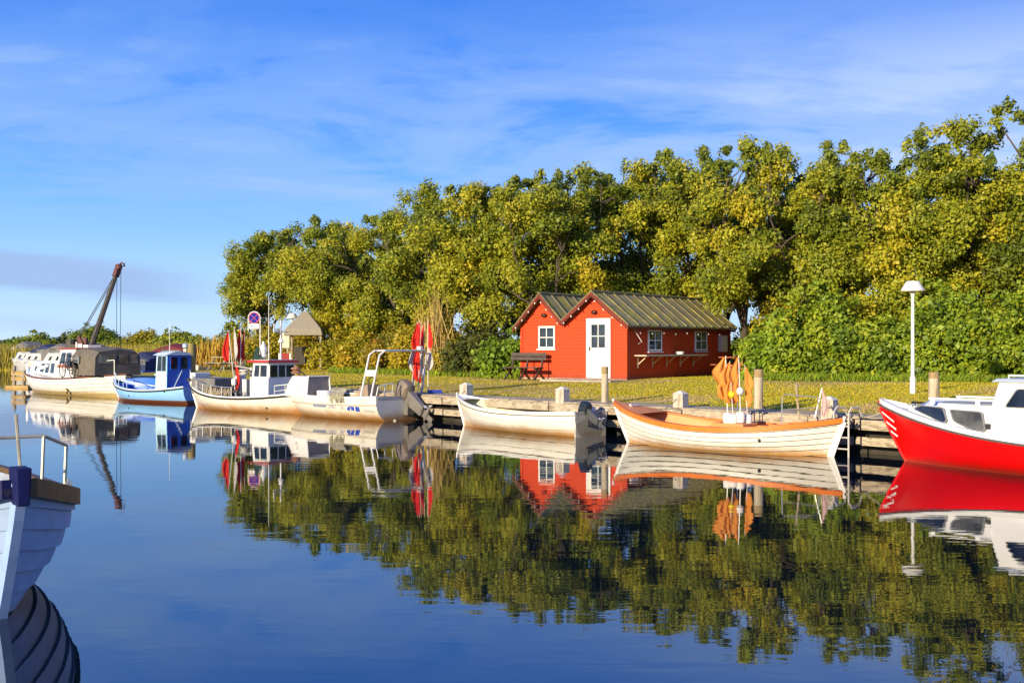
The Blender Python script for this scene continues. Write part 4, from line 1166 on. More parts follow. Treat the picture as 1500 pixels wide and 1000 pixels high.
    MB().tube([(0, .52, .58), (0, .50, 1.15), (-.05, .44, 1.2), (-.6, .2, 1.15), (-.62, .18, .75)], .012, 5).tube([(.0, .5, .9), (-.6, .2, .95)], .010, 5).build('rail_pipe', STEEL, t)
    return r, h
ORB, ORH = make_orange_boat()

# --- white dinghy with black outboard
def make_dinghy():
    h = Hull(5.2, 1.78, .82, .52, .58, draft=.24, rake_b=.34, rake_s=.0, tw=.60, tm=.42, pm=2.7, pe=1.3)
    hd = Vector((-.65, .76, 0)).normalized(); stern = Vector((1.88, 26.0, 0)); c = stern + hd * 2.6
    r, _ = boat_root('white_dinghy', 'small white clinker dinghy with tilted black outboard motor', c, hd)
    h.shell(planks=4, lap=.014).build('hull', HULLWHITE, r)
    h.rail(.055, .035, .0, .995, .0, .0).build('gunwale', BOATWHITE, r)
    h.seams(4, .014, .005).build('lap_shade_seam', M('pale_shade_seam', (.45, .38, .28), .8, .3), r)
    h.rub(.93, .014, .010).build('rubbing_strip', M('grey_strip', (.16, .14, .12), .6, .1), r, smooth=True)
    h.inner(.10, .035, .008, .975).build('lining', M('cream_lining', (.72, .62, .40), .6, .1), r)
    MB().box((-2.575, 0, .30), (.05, 1.0, .60)).build('transom_board', M('grey_transom', (.42, .38, .32), .6, .2), r)
    for x in (-1.6, -.2, 1.1): thwart(h, x, .38, .22, M('varnished_thwart', (.45, .33, .18), .5, .2), r)
    h.deck(.88, .99, .01, .03).build('foredeck', BOATWHITE, r)
    pts = [h.pt(1, k, 1) + Vector((.012, 0, 0)) for k in (.05, .3, .6, 1.0)] + [h.pt(1, 1) + Vector((.02, 0, .05))]
    MB().tube(pts, .028, 6).build('stem', BOATWHITE, r, smooth=True)
    MB().box((-2.30, -.18, .62), (.40, .20, .15)).build('fuel_tank', M('white_plastic', (.75, .74, .72), .4, .06), r, bevel=.03)
    outboard(r, -2.66, .12, .50, .66, R(64), OUTBLACK, M('dark_grey_leg', (.07, .075, .08), .4, .2), yaw=R(-6))
    return r
DING = make_dinghy()

# --- open motor boat with pipe arch and lettering
def make_arch_boat():
    h = Hull(5.35, 2.25, .66, .64, .70, draft=.30, rake_b=.50, rake_s=.0, tw=.96, tm=.40, pm=3.2, pe=1.25, eb=2.6)
    hd = Vector((-.75, .66, 0)).normalized(); stern = Vector((-3.14, 31.75, 0)); c = stern + hd * 2.675
    r, _ = boat_root('open_motor_boat', 'cream open motor boat with pipe arch and blue lettering on its side', c, hd)
    h.shell(ns=14).build('hull', HULLCREAM, r, smooth=True)
    h.rub(.78, .022, .004).build('rubbing_strip', M('tan_strip', (.46, .40, .30), .6, .1), r, smooth=True)
    h.rail(.13, .035, 0, .985, .0, .05).build('gunwale', BOATWHITE, r)
    h.inner(.16, .09, .03, .90).build('lining', M('dirty_cream_inside', (.42, .36, .28), .7, .2), r)
    MB().box((-2.60, 0, .66), (.16, 2.05, .10)).build('transom_cap', M('dull_grey_gelcoat', (.42, .39, .34), .6, .15), r)
    MB().box((-2.15, 0, .42), (.75, 1.7, .40)).build('aft_bench', M('tan_bench', (.36, .30, .22), .7, .25), r, bevel=.02)
    # cuddy at the bow: rounded plan, sloping front, open back
    rows = []; zt = 1.22
    for z, k, xf in ((.60, 1.0, 2.32), (.95, .93, 2.14), (zt, .82, 1.92)):
        loop = []
        for i in range(13):
            a = -math.pi / 2 + math.pi * i / 12
            loop.append((.80 + (xf - .80) * abs(math.cos(a)) ** .8 if abs(math.cos(a)) > 1e-6 else .80, (.92 * k * math.copysign(abs(math.sin(a)) ** .75, math.sin(a))) * .52 + .36, z))
        rows.append(loop)
    cud = MB().grid(rows); cud.add(rows[-1], [tuple(range(13))]); cud = cud.build('cuddy', M('white_cuddy_stained', (.80, .77, .70), .35, .08, 2.5, blotch=((.72, .58, .34), .3)), r, smooth=True)
    MB().box((.805, .36, .88), (.02, .86, .60)).build('cuddy_bulkhead', M('tan_bulkhead', (.40, .31, .23), .7, .15), cud)
    MB().tube([(.79, .83, .62), (.79, .765, zt), (.79, -.045, zt), (.79, -.11, .62)], .03, 6).build('cuddy_trim', BOATWHITE, cud, smooth=True)
    h.deck(.66, .985, -.02, .05).build('foredeck', M('dull_grey_gelcoat', (.42, .39, .34), .6, .15), r)
    # registration marks on the cuddy side
    vs, fs = text_verts('23', .20); mk = MB(); a_, b_, d_ = Vector((1.42, .775, .78)), Vector((1.20, .81, .78)), Vector((1.40, .75, 1.0))
    ux = (b_ - a_).normalized(); uz = (d_ - a_).normalized(); nr = ux.cross(uz).normalized()
    if nr.y < 0: nr = -nr
    mk.add([a_ + ux * (x + .06) + uz * (y + .06) + nr * .02 for x, y, z in vs], fs); mk.build('number_mark', BLACK, cud, fix=False)
    MB().ball((1.62, .70, 1.0), .025, 6, 5).ball((1.3, .775, 1.0), .025, 6, 5).build('vent', BLACK, cud)
    # windlass / pot hauler at bow
    MB().tube([(1.9, .2, 1.2), (2.05, .3, 1.55)], .03).tube([(2.0, -.1, 1.2), (1.95, .35, 1.50), (1.7, .5, 1.5)], .02).lathe((2.0, .3, 1.28), [(.13, 0), (.16, .05), (.08, .10), (.16, .15), (.13, .2)], 12).build('pot_hauler', M('rusty_hauler', (.34, .17, .10), .8, .3), r)
    # arch of two hoops
    for x in (-2.42, -1.98):
        MB().tube([(x + .06, 1.0, .66), (x - .10, .97, 1.3), (x - .24, .93, 1.90), (x - .32, .80, 2.02), (x - .32, -.80, 2.02), (x - .24, -.93, 1.90), (x - .10, -.97, 1.3), (x + .06, -1.0, .66)], .030, 8).build('arch_hoop', ALU, r, smooth=True)
    MB().box((-2.32, .96, 1.38), (.46, .03, .18)).box((-2.32, -.96, 1.38), (.46, .03, .18)).build('arch_plate', ALU, r)
    MB().tube([(-2.74, .72, 2.02), (-2.30, .72, 2.02)], .026).tube([(-2.74, -.72, 2.02), (-2.30, -.72, 2.02)], .026).build('arch_bar', ALU, r)
    MB().box((-2.5, -.8, 2.09), (.16, .12, .12)).build('search_light', LAMPWHITE, r, bevel=.02)
    # console and boxes
    MB().hexa([(-.9, -.75, .16), (-.35, -.75, .16), (-.35, -.2, .16), (-.9, -.2, .16)], [(-.8, -.72, 1.0), (-.42, -.72, .90), (-.42, -.23, .90), (-.8, -.23, 1.0)]).build('console', M('brown_console', (.30, .22, .16), .7, .2), r, bevel=.02)
    MB().tube([(-.75, -.4, .95), (-.8, -.25, 1.1), (-.8, -.4, 1.22), (-.8, -.58, 1.1), (-.75, -.4, .95)], .014, 5).build('steering_wheel', BLACK, r)
    MB().lathe((.40, .40, .16), [(.22, 0), (.25, .02), (.27, .62), (.25, .64)], 14).build('bucket', M('white_bucket', (.70, .70, .70), .5, .15), r, smooth=True)
    net = MB(); rr = random.Random(4)
    for i in range(26):
        x = -1.28 + i * .024; y0 = .98
        net.tube([(x + rr.uniform(-.03, .03), .72, .80), (x, y0, .86), (x - .03, 1.14 + rr.uniform(-.01, .02), .74), (x - .06 + rr.uniform(-.03, .03), 1.15, .55 + rr.uniform(-.08, .08))], .016, 5)
    for i in range(7): net.tube([(-1.3 + rr.uniform(0, .1), .8 + rr.uniform(0, .2), .84 + rr.uniform(0, .06)), (-.6, .8 + rr.uniform(0, .2), .84 + rr.uniform(0, .05))], .014, 5)
    w = to_world(r, (0, 0, 0)); nt_ = thing('net_bundle', 'bundle of pale fishing net draped over the port rim of the lettered boat', 'fishing net', w, r.rotation_euler.z); net.build('mesh_strands', M('pale_net', (.34, .31, .22), .95, .45, 18), nt_)
    for k, (x, y, sz, lab) in enumerate(((-1.45, .45, (.5, .4, .36), 'brown fish crate behind the net bundle'), (-1.75, -.25, (.5, .4, .5), 'tan crate under the pipe arch'))):
        t = thing('fish_crate', lab, 'crate', to_world(r, (x, y, .162)), r.rotation_euler.z + .2, 'crates in the lettered boat')
        mb = MB()
        for zz in (.05, .17, .29, .41):
            if zz < sz[2]: mb.ring([(-sz[0] / 2, -sz[1] / 2, zz), (sz[0] / 2, -sz[1] / 2, zz), (sz[0] / 2, sz[1] / 2, zz), (-sz[0] / 2, sz[1] / 2, zz)], [(-sz[0] / 2 + .02, -sz[1] / 2 + .02, zz), (sz[0] / 2 - .02, -sz[1] / 2 + .02, zz), (sz[0] / 2 - .02, sz[1] / 2 - .02, zz), (-sz[0] / 2 + .02, sz[1] / 2 - .02, zz)], (0, 0, .10))
        mb.box((0, 0, .03), (sz[0] - .05, sz[1] - .05, .03)); mb.build('crate_body', M('brown_crate', (.36, .24, .16), .8, .25), t)
    outboard(r, -2.80, -.12, .56, 1.15, R(60), BROWNGREY, M('grey_outboard_leg', (.22, .20, .18), .35, .2, metal=.3), yaw=R(-4))
    MB().tube([(-2.6, 1.0, .74), (-2.68, 1.0, 1.0), (-2.65, .4, 1.10), (-2.5, .3, .80)], .018, 6).tube([(-2.6, .7, .74), (-2.66, .7, 1.05)], .018, 6).build('stern_rail', ALU, r, smooth=True)
    INK = M('blue_lettering', (.03, .07, .42), .5, .1); PALEINK = M('violet_grey_lettering', (.24, .24, .42), .5, .1); FADE = M('faded_grey_lettering', (.40, .38, .33), .5, .1)
    h.lettering('LIMBO', -.76, .36, .14, PALEINK, r, name='boat_name', sx=1.0); h.lettering('585', -1.22, .35, .14, PALEINK, r, name='hull_number', sx=1.0)
    h.lettering('Stauning', -2.33, .31, .14, FADE, r, name='port_name', sx=1.0)
    h.lettering('SLF', -2.15, .57, .12, FADE, r, name='registration')
    st = MB(); n = 8
    x0, x1 = .15, -.50
    rows = [[h.at_z(x0 + (x1 - x0) * i / n, z, 1, .006) for z in (.34 + .0 * i, .41)] for i in range(n + 1)]; st.grid(rows); st.build('stripe', M('blue_grey_stripe', (.20, .25, .36), .5, .1), r, fix=False)
    lg = MB()
    for xa, xb, za, zb in ((-1.42, -1.56, .29, .37), (-1.50, -1.62, .37, .41), (-1.60, -1.74, .29, .41), (-1.78, -1.96, .27, .41)):
        lg.grid([[h.at_z(xa + (xb - xa) * i / 3, z, 1, .007) for z in (za, zb)] for i in range(4)])
    lg.build('logo', INK, r, fix=False)
    MB().ball(h.pt(0, .3, .5) + Vector((-.02, 0, 0)), .05, 8, 6).build('drain_plug', FADE, r)
    # bundle of red marker flags
    labs = ['leftmost red marker flag in the bundle at the stern of the lettered boat', 'red marker flag with long tail, second from the left in the stern bundle', 'tall red marker flag in the middle of the stern bundle', 'red and white marker flag right of the middle of the stern bundle', 'red marker flag on the rightmost thick pole of the stern bundle', 'red marker flag hanging lowest in the stern bundle']
    for k, (pb, pt_, yt, dd, sp) in enumerate(((602, 612, 471, 32.6, 'rw'), (606, 614.5, 469, 32.75, 'rr'), (612, 617, 471, 32.5, 'rr'), (618, 622, 472, 32.7, 'rw'), (627, 627, 468, 32.6, 'rw'), (616, 619, 478, 32.85, 'lr'))):
        b = P(pb, dd, .70); tp = P(pt_, dd, Z(yt, dd))
        fl = []
        for q, ch in enumerate(sp):
            m_ = FLAGRED if ch == 'r' else FLAGWHITE
            if ch == 'l': continue
            fl.append((.97 - .30 * q, .80 - .1 * q, .23 + .03 * ((k * 3 + q) % 3), k * 5 + q, m_, (-1, -.3) if k < 3 else (-.8 if k != 4 else .35, -.25)))
        if k in (1, 5, 2): fl.append((.58, .78, .23, k * 9 + 2, FLAGRED, (-.8, -.3)))
        marker('marker_buoy', labs[k], b, tp, fl, 'red marker flags at the stern', polr=.022 if k == 4 else .014, polemat=M('bleached_pole', (.60, .50, .40), .7, .15))
    # rack the poles stand in
    rk = thing('marker_rack', 'low grey rack with blue roll holding the red marker poles', 'rack', P(617, 32.7, .0)); 
    MB().box((0, 0, .60), (.62, .5, .20)).build('rack_body', BOATGREY, rk, bevel=.02); MB().tube([(.22, -.2, .78), (.62, -.1, .78)], .075, 10).build('blue_roll', M('blue_roll_plastic', (.03, .06, .35), .5, .1), rk, smooth=True)
    MB().box((-.2, .0, .34), (.06, .06, .36)).box((.2, .0, .34), (.06, .06, .36)).build('rack_leg', ALU, rk)
    return r, h
ARCH, ARCHH = make_arch_boat()
def wheelhouse(r, name, b4, t4, mat, parent=None):
    return MB().hexa(b4, t4).build(name, mat, parent or r, bevel=.012)
def box4(x0, x1, y, z): return [(x0, -y, z), (x1, -y, z), (x1, y, z), (x0, y, z)]
def face(x0, x1, y0, y1, z0, z1, t=None):
    return None
def stanchions(r, h, ts, hgt, side, mat, name='rail', lean=.0, inn=.06, mid=False):
    mb = MB(); top = []
    for t in ts:
        q = h.pt(t, 1, side); q.y -= side * inn; e = q + Vector((0, 0, hgt)); mb.tube([q, e], .014, 5); top.append(e)
    mb.tube(top, .016, 5)
    if mid: mb.tube([p - Vector((0, 0, hgt * .5)) for p in top], .010, 5)
    return mb.build(name, mat, r, smooth=True)

# --- cream fishing boat with white wheelhouse
def make_fishing_boat():
    h = Hull(6.4, 2.3, .92, .46, .64, draft=.35, rake_b=.45, rake_s=.0, tw=.62, tm=.45, pm=2.5, pe=1.3, es=2.6)
    hd = Vector((-.79, .61, 0)).normalized(); stem = Vector((-11.2, 38.7, 0)); c = stem - hd * (3.2 - .34)
    r, _ = boat_root('fishing_boat', 'cream fishing boat with small white wheelhouse and red roof edge', c, hd)
    h.shell(ns=12).build('hull', HULLCREAM, r, smooth=True)
    h.rub(.97, .035, .008).build('fender_strip', RUBBER, r, smooth=True)
    h.rail(.10, .05, 0, .99, .0, .04).build('gunwale', BOATWHITE, r)
    h.inner(.16, .07, .03, .93).build('lining', M('grey_inside_paint', (.40, .39, .36), .7, .2), r)
    h.deck(.72, .985, -.03, .06).build('foredeck', BOATGREY, r)
    # wheelhouse: sides face port, stern face aft
    x0, x1, w, zb, zt = -1.75, -.85, .60, .30, 1.62
    wh = wheelhouse(r, 'wheelhouse', box4(x0, x1, w, zb), box4(x0 + .02, x1 - .10, w - .05, zt), M('white_wheelhouse', (.78, .78, .77), .35, .05, 2, coat=.2))
    MB().hexa(box4(x0 - .08, x1 + .10, w + .06, zt + .001), box4(x0 - .06, x1 + .08, w + .04, zt + .07)).build('roof', M('red_roof_edge', (.48, .035, .03), .4, .1), r, bevel=.012)
    MB().box((-1.32, 0, zt + .082), (.92, 1.15, .02)).build('roof_top', BOATGREY, r)
    # side (port, +y): u runs aft for outward normal
    v = .62; H_ = zt - zb
    q = [(x1, w, zb), (x0, w, zb), (x0 + .02, w - .05, zt), (x1 - .10, w - .05, zt)]
    window_on(q, [(.14, .86), (.42, .86), (.42, 1.24), (.16, 1.24)], TARGLASS, BOATWHITE, wh, fw=.012)
    window_on(q, [(.48, .86), (.84, .86), (.84, 1.24), (.48, 1.24)], TARGLASS, BOATWHITE, wh, fw=.012)
    q = [(x0, w, zb), (x0, -w, zb), (x0 + .02, -w + .05, zt), (x0 + .02, w - .05, zt)]
    for a, b in ((.05, .40), (.44, .74), (.78, 1.14)):
        window_on(q, [(a, .84), (b, .84), (b, 1.24), (a, 1.24)], TARGLASS, BOATWHITE, wh, fw=.012)
    q = [(x1, -w, zb), (x1, w, zb), (x1 - .1, w - .05, zt), (x1 - .1, -w + .05, zt)]
    for a, b in ((.06, .56), (.62, 1.14)):
        window_on(q, [(a, .84), (b, .84), (b, 1.24), (a, 1.24)], TARGLASS, BOATWHITE, wh, fw=.012)
    stanchions(r, h, [.97, .90, .80, .70, .60, .50, .42], .34, 1, STEEL, mid=True); stanchions(r, h, [.97, .90, .80, .70, .60, .50], .34, -1, STEEL)
    stanchions(r, h, [.01, .06, .12], .34, 1, STEEL, 'stern_rail', mid=True)
    MB().box((1.7, 0, .78), (1.3, 1.15, .55)).build('hatch_cover', M('dark_grey_cover', (.16, .155, .15), .6, .2), r, bevel=.03)
    MB().box((2.62, 0, 1.02), (.30, .66, .42)).build('bow_box', BOATWHITE, r, bevel=.03)
    MB().lathe((2.78, .30, .98), [(.02, -.06), (.11, -.05), (.11, .05), (.02, .06)], 12).build('bow_roller', BLACK, r)
    # masts and aerials
    MB().tube([(-1.2, .1, zt), (-1.2, .1, 3.85)], [.02, .008], 6).build('aerial', LAMPWHITE, r)
    MB().tube([(-1.45, -.2, zt), (-1.45, -.2, 3.0)], .03, 6).box((-1.45, -.2, 2.62), (.04, .62, .03)).box((-1.45, .08, 2.75), (.03, .03, .3)).lathe((-1.45, -.2, 2.25), [(.03, 0), (.10, .03), (.05, .14), (.02, .2)], 8).build('mast', LAMPWHITE, r)
    MB().lathe((-1.05, .2, zt + .1), [(.04, 0), (.13, .1), (.10, .2), (.14, .34), (.06, .5), (.03, .6)], 10).build('horn_light', LAMPWHITE, r, smooth=True)
    MB().lathe((-.98, .42, zt + .07), [(.20, 0), (.16, .05), (.05, .42), (.02, .46)], 4).build('radar_reflector', M('dark_green_metal', (.02, .05, .035), .4, .2), r)
    # pot hauler in front of the wheelhouse
    MB().tube([(-.55, .3, .2), (-.55, .3, 1.45)], .05).tube([(-.55, .3, 1.4), (-.3, .75, 1.5)], .03).lathe((-.45, .5, 1.2), [(.14, 0), (.18, .04), (.09, .09), (.18, .14), (.14, .18)], 12).box((-.25, .1, .6), (.22, .5, .9)).build('net_hauler', M('white_hauler', (.62, .60, .55), .5, .2), r)
    rr = random.Random(8); nm = MB()
    for i in range(34):
        x = -.5 + i * .052; q = h.at_z(x, .4, 1)
        nm.tube([(x, q.y - .30, .62 + rr.uniform(0, .12)), (x + rr.uniform(-.05, .05), q.y - .12, .74 + rr.uniform(-.06, .10)), (x + rr.uniform(-.06, .06), q.y - .06, .54)], .020, 5)
    t = thing('net_pile', 'coils of brown net and line along the rail of the cream fishing boat', 'fishing net', to_world(r, (0, 0, 0)), r.rotation_euler.z); nm.build('net_coil', NETBROWN, t)
    DARKINK = M('dark_stern_lettering', (.05, .045, .05), .6, .1)
    for wd, z, s_ in (('HAVBO', .44, .16), ('STAUNING', .27, .11)):
        vs, fs = text_verts(wd, s_); mb = MB(); mb.add([(-3.2 - .008 + 0, -x * .95 + .05, z + y) for x, y, zz in vs], fs); mb.build('stern_lettering', DARKINK, r, fix=False)
    MB().ball(h.at_z(-2.1, .18, 1, .01), .035, 8, 6).build('exhaust_outlet', BLACK, r)
    MB().tube([h.pt(1, k, 1) + Vector((.012, 0, 0)) for k in (.05, .3, .6, 1.0)], .03, 6).build('stem', BOATWHITE, r, smooth=True)
    labs = ['red marker flag leaning left, leftmost on the cream fishing boat', 'white marker flag on the cream fishing boat with a red flag below it', 'dark red marker flag right of the white one on the fishing boat', 'red marker flag nearest the wheelhouse of the cream fishing boat']
    for k, (pb, pt_, yt, ms, fd) in enumerate(((346, 335, 484, ('r',), (-1, -.2)), (347, 343, 478, ('w', 'r'), (.5, -.4)), (352, 353, 480, ('r',), (-.9, -.2)), (356, 358, 484, ('r', 'w'), (-.5, -.5)))):
        d = 37.0 + .1 * k; b = P(pb, d, .30); tp = P(pt_, d, Z(yt, d))
        fl = [(.985 - .44 * q, .95, (.27, .22, .22, .18)[k], k * 4 + q, FLAGRED if m_ == 'r' else FLAGWHITE, fd) for q, m_ in enumerate(ms)]
        marker('marker_buoy', labs[k], b, tp, fl, 'marker flags on the fishing boat', FLOATWHITE, .27 + .02 * k, polr=.018)
    return r
FISH = make_fishing_boat()

# --- blue boat
def make_blue_boat():
    h = Hull(5.5, 2.05, .80, .45, .62, draft=.35, rake_b=.40, rake_s=.0, tw=.68, tm=.45, pm=2.6, pe=1.3, es=2.6)
    hd = Vector((-.80, .60, 0)).normalized(); stem = Vector((-16.0, 44.4, 0)); c = stem - hd * (2.75 - .3)
    r, _ = boat_root('blue_boat', 'light blue fishing boat with tall blue wheelhouse and brown bottom stripe', c, hd)
    LB = M('light_blue_paint', (.25, .50, .84), .35, .06, 3, band=((.17, .055, .025), .11), coat=.2); DB = M('deep_blue_paint', (.012, .13, .56), .4, .1, 3, coat=.1)
    h.shell().build('hull', LB, r, smooth=True)
    h.rub(.965, .03, .006).build('fender_strip', RUBBER, r, smooth=True)
    h.rail(.10, .05, 0, .99, 0, .04).build('gunwale', M('pale_blue_rim', (.52, .66, .78), .4, .06), r)
    h.inner(.14, .07, .03, .93).build('lining', DB, r)
    # raised far bulwark (starboard bow) deep blue
    mb = MB(); rows = []
    for i in range(13):
        t = .56 + .42 * i / 12; q = h.pt(t, 1, -1); q.y += .05
        rows.append([q, q + Vector((0, .0, .34 * math.sin(math.pi * min(1, .25 + i / 16)))), q + Vector((0, .04, .34 * math.sin(math.pi * min(1, .25 + i / 16)))), q + Vector((0, .04, 0))])
    mb.grid(rows, close=True); mb.build('bulwark', DB, r)
    x0, x1, w, zb, zt = -1.55, -.80, .56, .28, 1.86
    LBW = M('pale_blue_wheelhouse', (.50, .72, .82), .4, .05, 3)
    wh = wheelhouse(r, 'wheelhouse', box4(x0, x1, w, zb), box4(x0 + .0, x1 - .06, w - .04, zt), LBW)
    MB().hexa([(x0 - .012, -w - .005, zb), (x0 + .02, -w - .005, zb), (x0 + .02, w + .002, zb), (x0 - .012, w + .002, zb)], [(x0 - .012, -w + .035, zt), (x0 + .02, -w + .035, zt), (x0 + .02, w - .038, zt), (x0 - .012, w - .038, zt)]).build('aft_wall', DB, r)
    rf = []
    for x in (x0 - .07, x1 + .06): rf.append([(x, y, zt + .10 - .14 * (y / .6) ** 2) for y in (-.62, -.4, -.2, 0, .2, .4, .62)])
    MB().grid([[(p[0], p[1], p[2]) for p in rf[0]], rf[1]]).prism([(x0 - .07, y, z) for _, y, z in rf[0]], (.04, 0, 0)).build('roof', M('pale_roof_white', (.70, .76, .80), .4, .06), r, fix=False)
    MB().prism([(x0 - .02, y, z - .005) for _, y, z in rf[0]] + [(x0 - .02, .62, zt - .03), (x0 - .02, -.62, zt - .03)], (.03, 0, 0)).build('roof_board', DB, r)
    q = [(x1, w, zb), (x0, w, zb), (x0, w - .04, zt), (x1 - .06, w - .04, zt)]
    window_on(q, [(.10, .92), (.40, .92), (.40, 1.50), (.13, 1.50)], TARGLASS, LBW, wh, fw=.02); window_on(q, [(.42, .92), (.68, .92), (.68, 1.50), (.42, 1.50)], TARGLASS, LBW, wh, fw=.02)
    MB().bar((x1 + .0, w + .01, 1.06), (x0, w - .005, 1.06), .03, .05).bar((x1, w + .02, .45), (x0, w + .015, .45), .03, .04).build('belt_moulding', LBW, wh)
    q = [(x0 - .014, w, zb), (x0 - .014, -w, zb), (x0 - .014, -w + .04, zt), (x0 - .014, w - .04, zt)]
    for a, b in ((.14, .46), (.62, .94)): window_on(q, [(a, 1.0), (b, 1.0), (b, 1.46), (a, 1.46)], TARGLASS, DB, wh, fw=.025)
    MB().bar((x0 - .05, -.10, 1.22), (x0 - .05, .42, .30), .03, .03).build('brace_bar', M('pale_brace', (.55, .65, .72), .4, .1), r)
    MB().tube([(x0 - .02, -.45, 1.3), (x0 - .10, -.50, 1.0), (x0 - .10, -.46, .6), (x0 - .05, -.5, .4)], .02, 5).build('hose', M('pale_hose', (.55, .58, .6), .5, .1), r)
    stanchions(r, h, [.95, .86, .76, .66, .60], .36, 1, M('pale_blue_rail', (.50, .66, .80), .4, .08), inn=.08)
    MB().ball(h.at_z(.3, .24, 1, .01), .03, 8, 6).ball(h.at_z(-1.9, .46, 1, .01), .04, 8, 6).build('outlet', BLACK, r)
    MB().hexa([(2.0, -.3, .5), (2.4, -.2, .5), (2.4, .2, .5), (2.0, .3, .5)], [(2.0, -.3, .62), (2.4, -.2, .62), (2.4, .2, .62), (2.0, .3, .62)]).build('bow_hatch', DB, r)
    MB().tube([(-.95, 0, zt + .06), (-.95, 0, 3.1)], [.016, .007], 5).build('aerial', LAMPWHITE, r)
    MB().tube([h.pt(1, k, 1) + Vector((.012, 0, 0)) for k in (.05, .3, .6, 1.0)], .03, 6).build('stem', LB, r, smooth=True)
    return r
BLUE = make_blue_boat()

# --- white wooden cruiser with brown canopy
def make_cruiser():
    h = Hull(10.6, 3.0, 1.12, .74, 1.0, draft=.55, rake_b=.55, rake_s=.25, tw=.0, tm=.45, pm=2.5, pe=1.25, es=2.6)
    hd = Vector((-.70, .71, 0)).normalized(); stern = Vector((-16.5, 46.4, 0)); c = stern + hd * 5.1
    r, _ = boat_root('wooden_cruiser', 'white wooden cruiser with brown canopy aft and red brown cabin stripe', c, hd)
    h.shell(planks=9, lap=.026).build('hull', HULLCRUISER, r); h.seams(9, .026, .007).build('lap_shade_seam', M('cruiser_shade_seam', (.36, .30, .2), .8, .3), r)
    h.rub(.985, .035, .012).build('rubbing_strip', M('brown_rubbing_strip', (.16, .06, .03), .6, .2), r, smooth=True)
    h.deck(.03, .98, .02, .02).build('deck', BOATWHITE, r)
    TR = M('red_brown_varnish', (.34, .085, .03), .4, .15)
    cb = MB(); cb.hexa([(-.75, -1.12, .76), (3.3, -.75, .92), (3.3, .75, .92), (-.75, 1.12, .76)], [(-.75, -1.04, 1.50), (3.0, -.66, 1.46), (3.0, .66, 1.46), (-.75, 1.04, 1.50)]); tk = cb.build('trunk_cabin', BOATWHITE, r, bevel=.03)
    q = [(3.3, .75, .92), (-.75, 1.12, .76), (-.75, 1.04, 1.50), (3.0, .66, 1.46)]
    for a, b, z0, z1 in ((.75, 1.15, .14, .38), (1.65, 2.25, .12, .52), (2.42, 3.02, .12, .52), (3.2, 3.8, .14, .54)):
        window_on(q, roundpoly([(a, z0), (b, z0), (b, z1), (a, z1)], .05), TARGLASS, BOATWHITE, tk, fw=.02)
    wh = MB().hexa([(-2.65, -1.16, .75), (-.55, -1.10, .75), (-.55, 1.10, .75), (-2.65, 1.16, .75)], [(-2.65, -1.02, 2.02), (-.90, -.96, 2.02), (-.90, .96, 2.02), (-2.65, 1.02, 2.02)]).build('wheelhouse', BOATWHITE, r, bevel=.02)
    MB().hexa(box4(-2.75, -.72, 1.08, 2.02), box4(-2.70, -.80, .98, 2.10)).build('roof', TR, r, bevel=.03)
    q = [(-.55, 1.10, .75), (-2.65, 1.16, .75), (-2.65, 1.02, 2.02), (-.90, .96, 2.02)]
    window_on(q, [(.24, .66), (.95, .66), (.95, 1.18), (.38, 1.18)], TARGLASS, BOATWHITE, wh, fw=.02); window_on(q, [(1.05, .66), (1.80, .66), (1.70, 1.18), (1.05, 1.18)], TARGLASS, BOATWHITE, wh, fw=.02)
    MB().prism([on_quad(q, .04, .36, .004), on_quad(q, .98, .36, .004), on_quad(q, .98, .47, .004), on_quad(q, .05, .47, .004)], (0, .012, .0)).build('stripe', TR, wh)
    CV = M('grey_brown_canvas', (.14, .12, .095), .85, .2, 3, .01); CVSHADE = M('shaded_canvas_copy', (.085, .08, .075), .8, .2, 3)  # second canvas is a darker copy, shade painted on the aft face
    rows = []
    for x, zt, w in ((-2.64, 2.05, 1.20), (-3.2, 2.10, 1.22), (-3.9, 2.08, 1.16), (-4.55, 1.98, 1.02)):
        rows.append([(x, -w, .92), (x, -w * .97, zt - .28), (x, -w * .80, zt - .06), (x, 0, zt + .05), (x, w * .80, zt - .06), (x, w * .97, zt - .28), (x, w, .92)])
    cn = MB().grid(rows); cn = cn.build('canopy', CV, r)
    cn2 = MB().prism([(p[0] - .005, p[1], p[2]) for p in rows[-1]], (-.02, 0, 0)); c2 = cn2.build('aft_curtain', CVSHADE, r)
    pl = glass('clear_canopy_window', (.10, .10, .09), .12)
    for a, b in ((.85, .10), (-.05, -.45), (-.55, -.88)):
        MB().prism([(-4.58, a, 1.42), (-4.58, b, 1.42), (-4.58, b * .96, 1.80), (-4.58, a * .96, 1.80)], (-.015, 0, 0)).build('canopy_window', pl, c2)
    MB().prism([(-2.9, 1.225, 1.42), (-3.5, 1.215, 1.42), (-3.5, 1.205, 1.76), (-2.9, 1.215, 1.76)], (0, .02, 0)).build('canopy_window', pl, cn)
    MB().box((-2.0, .0, 2.16), (.5, .6, .12)).tube([(-1.05, .3, 2.05), (-1.05, .3, 2.35)], .05).build('roof_gear', BOATWHITE, r)
    stanchions(r, h, [.04, .10, .17, .24], .62, 1, STEEL, 'stern_rail', mid=False)
    mb = MB(); top = []
    for t, s in ((.80, 1), (.88, 1), (.955, 1), (.955, -1), (.88, -1), (.80, -1)):
        q_ = h.pt(t, 1, s); q_.y -= s * .06; mb.tube([q_, q_ + Vector((0, 0, .42))], .015, 5); top.append(q_ + Vector((0, 0, .42)))
    mb.tube(top, .016, 5); mb.build('bow_rail', STEEL, r)
    MB().tube([(-1.6, 1.16, .78), (-1.5, 1.14, .95), (-1.65, 1.12, 1.15)], .012, 5).build('cabin_line', BLACK, r)
    # rope fender at the waterline
    q_ = h.at_z(-2.3, .2, 1, .03)
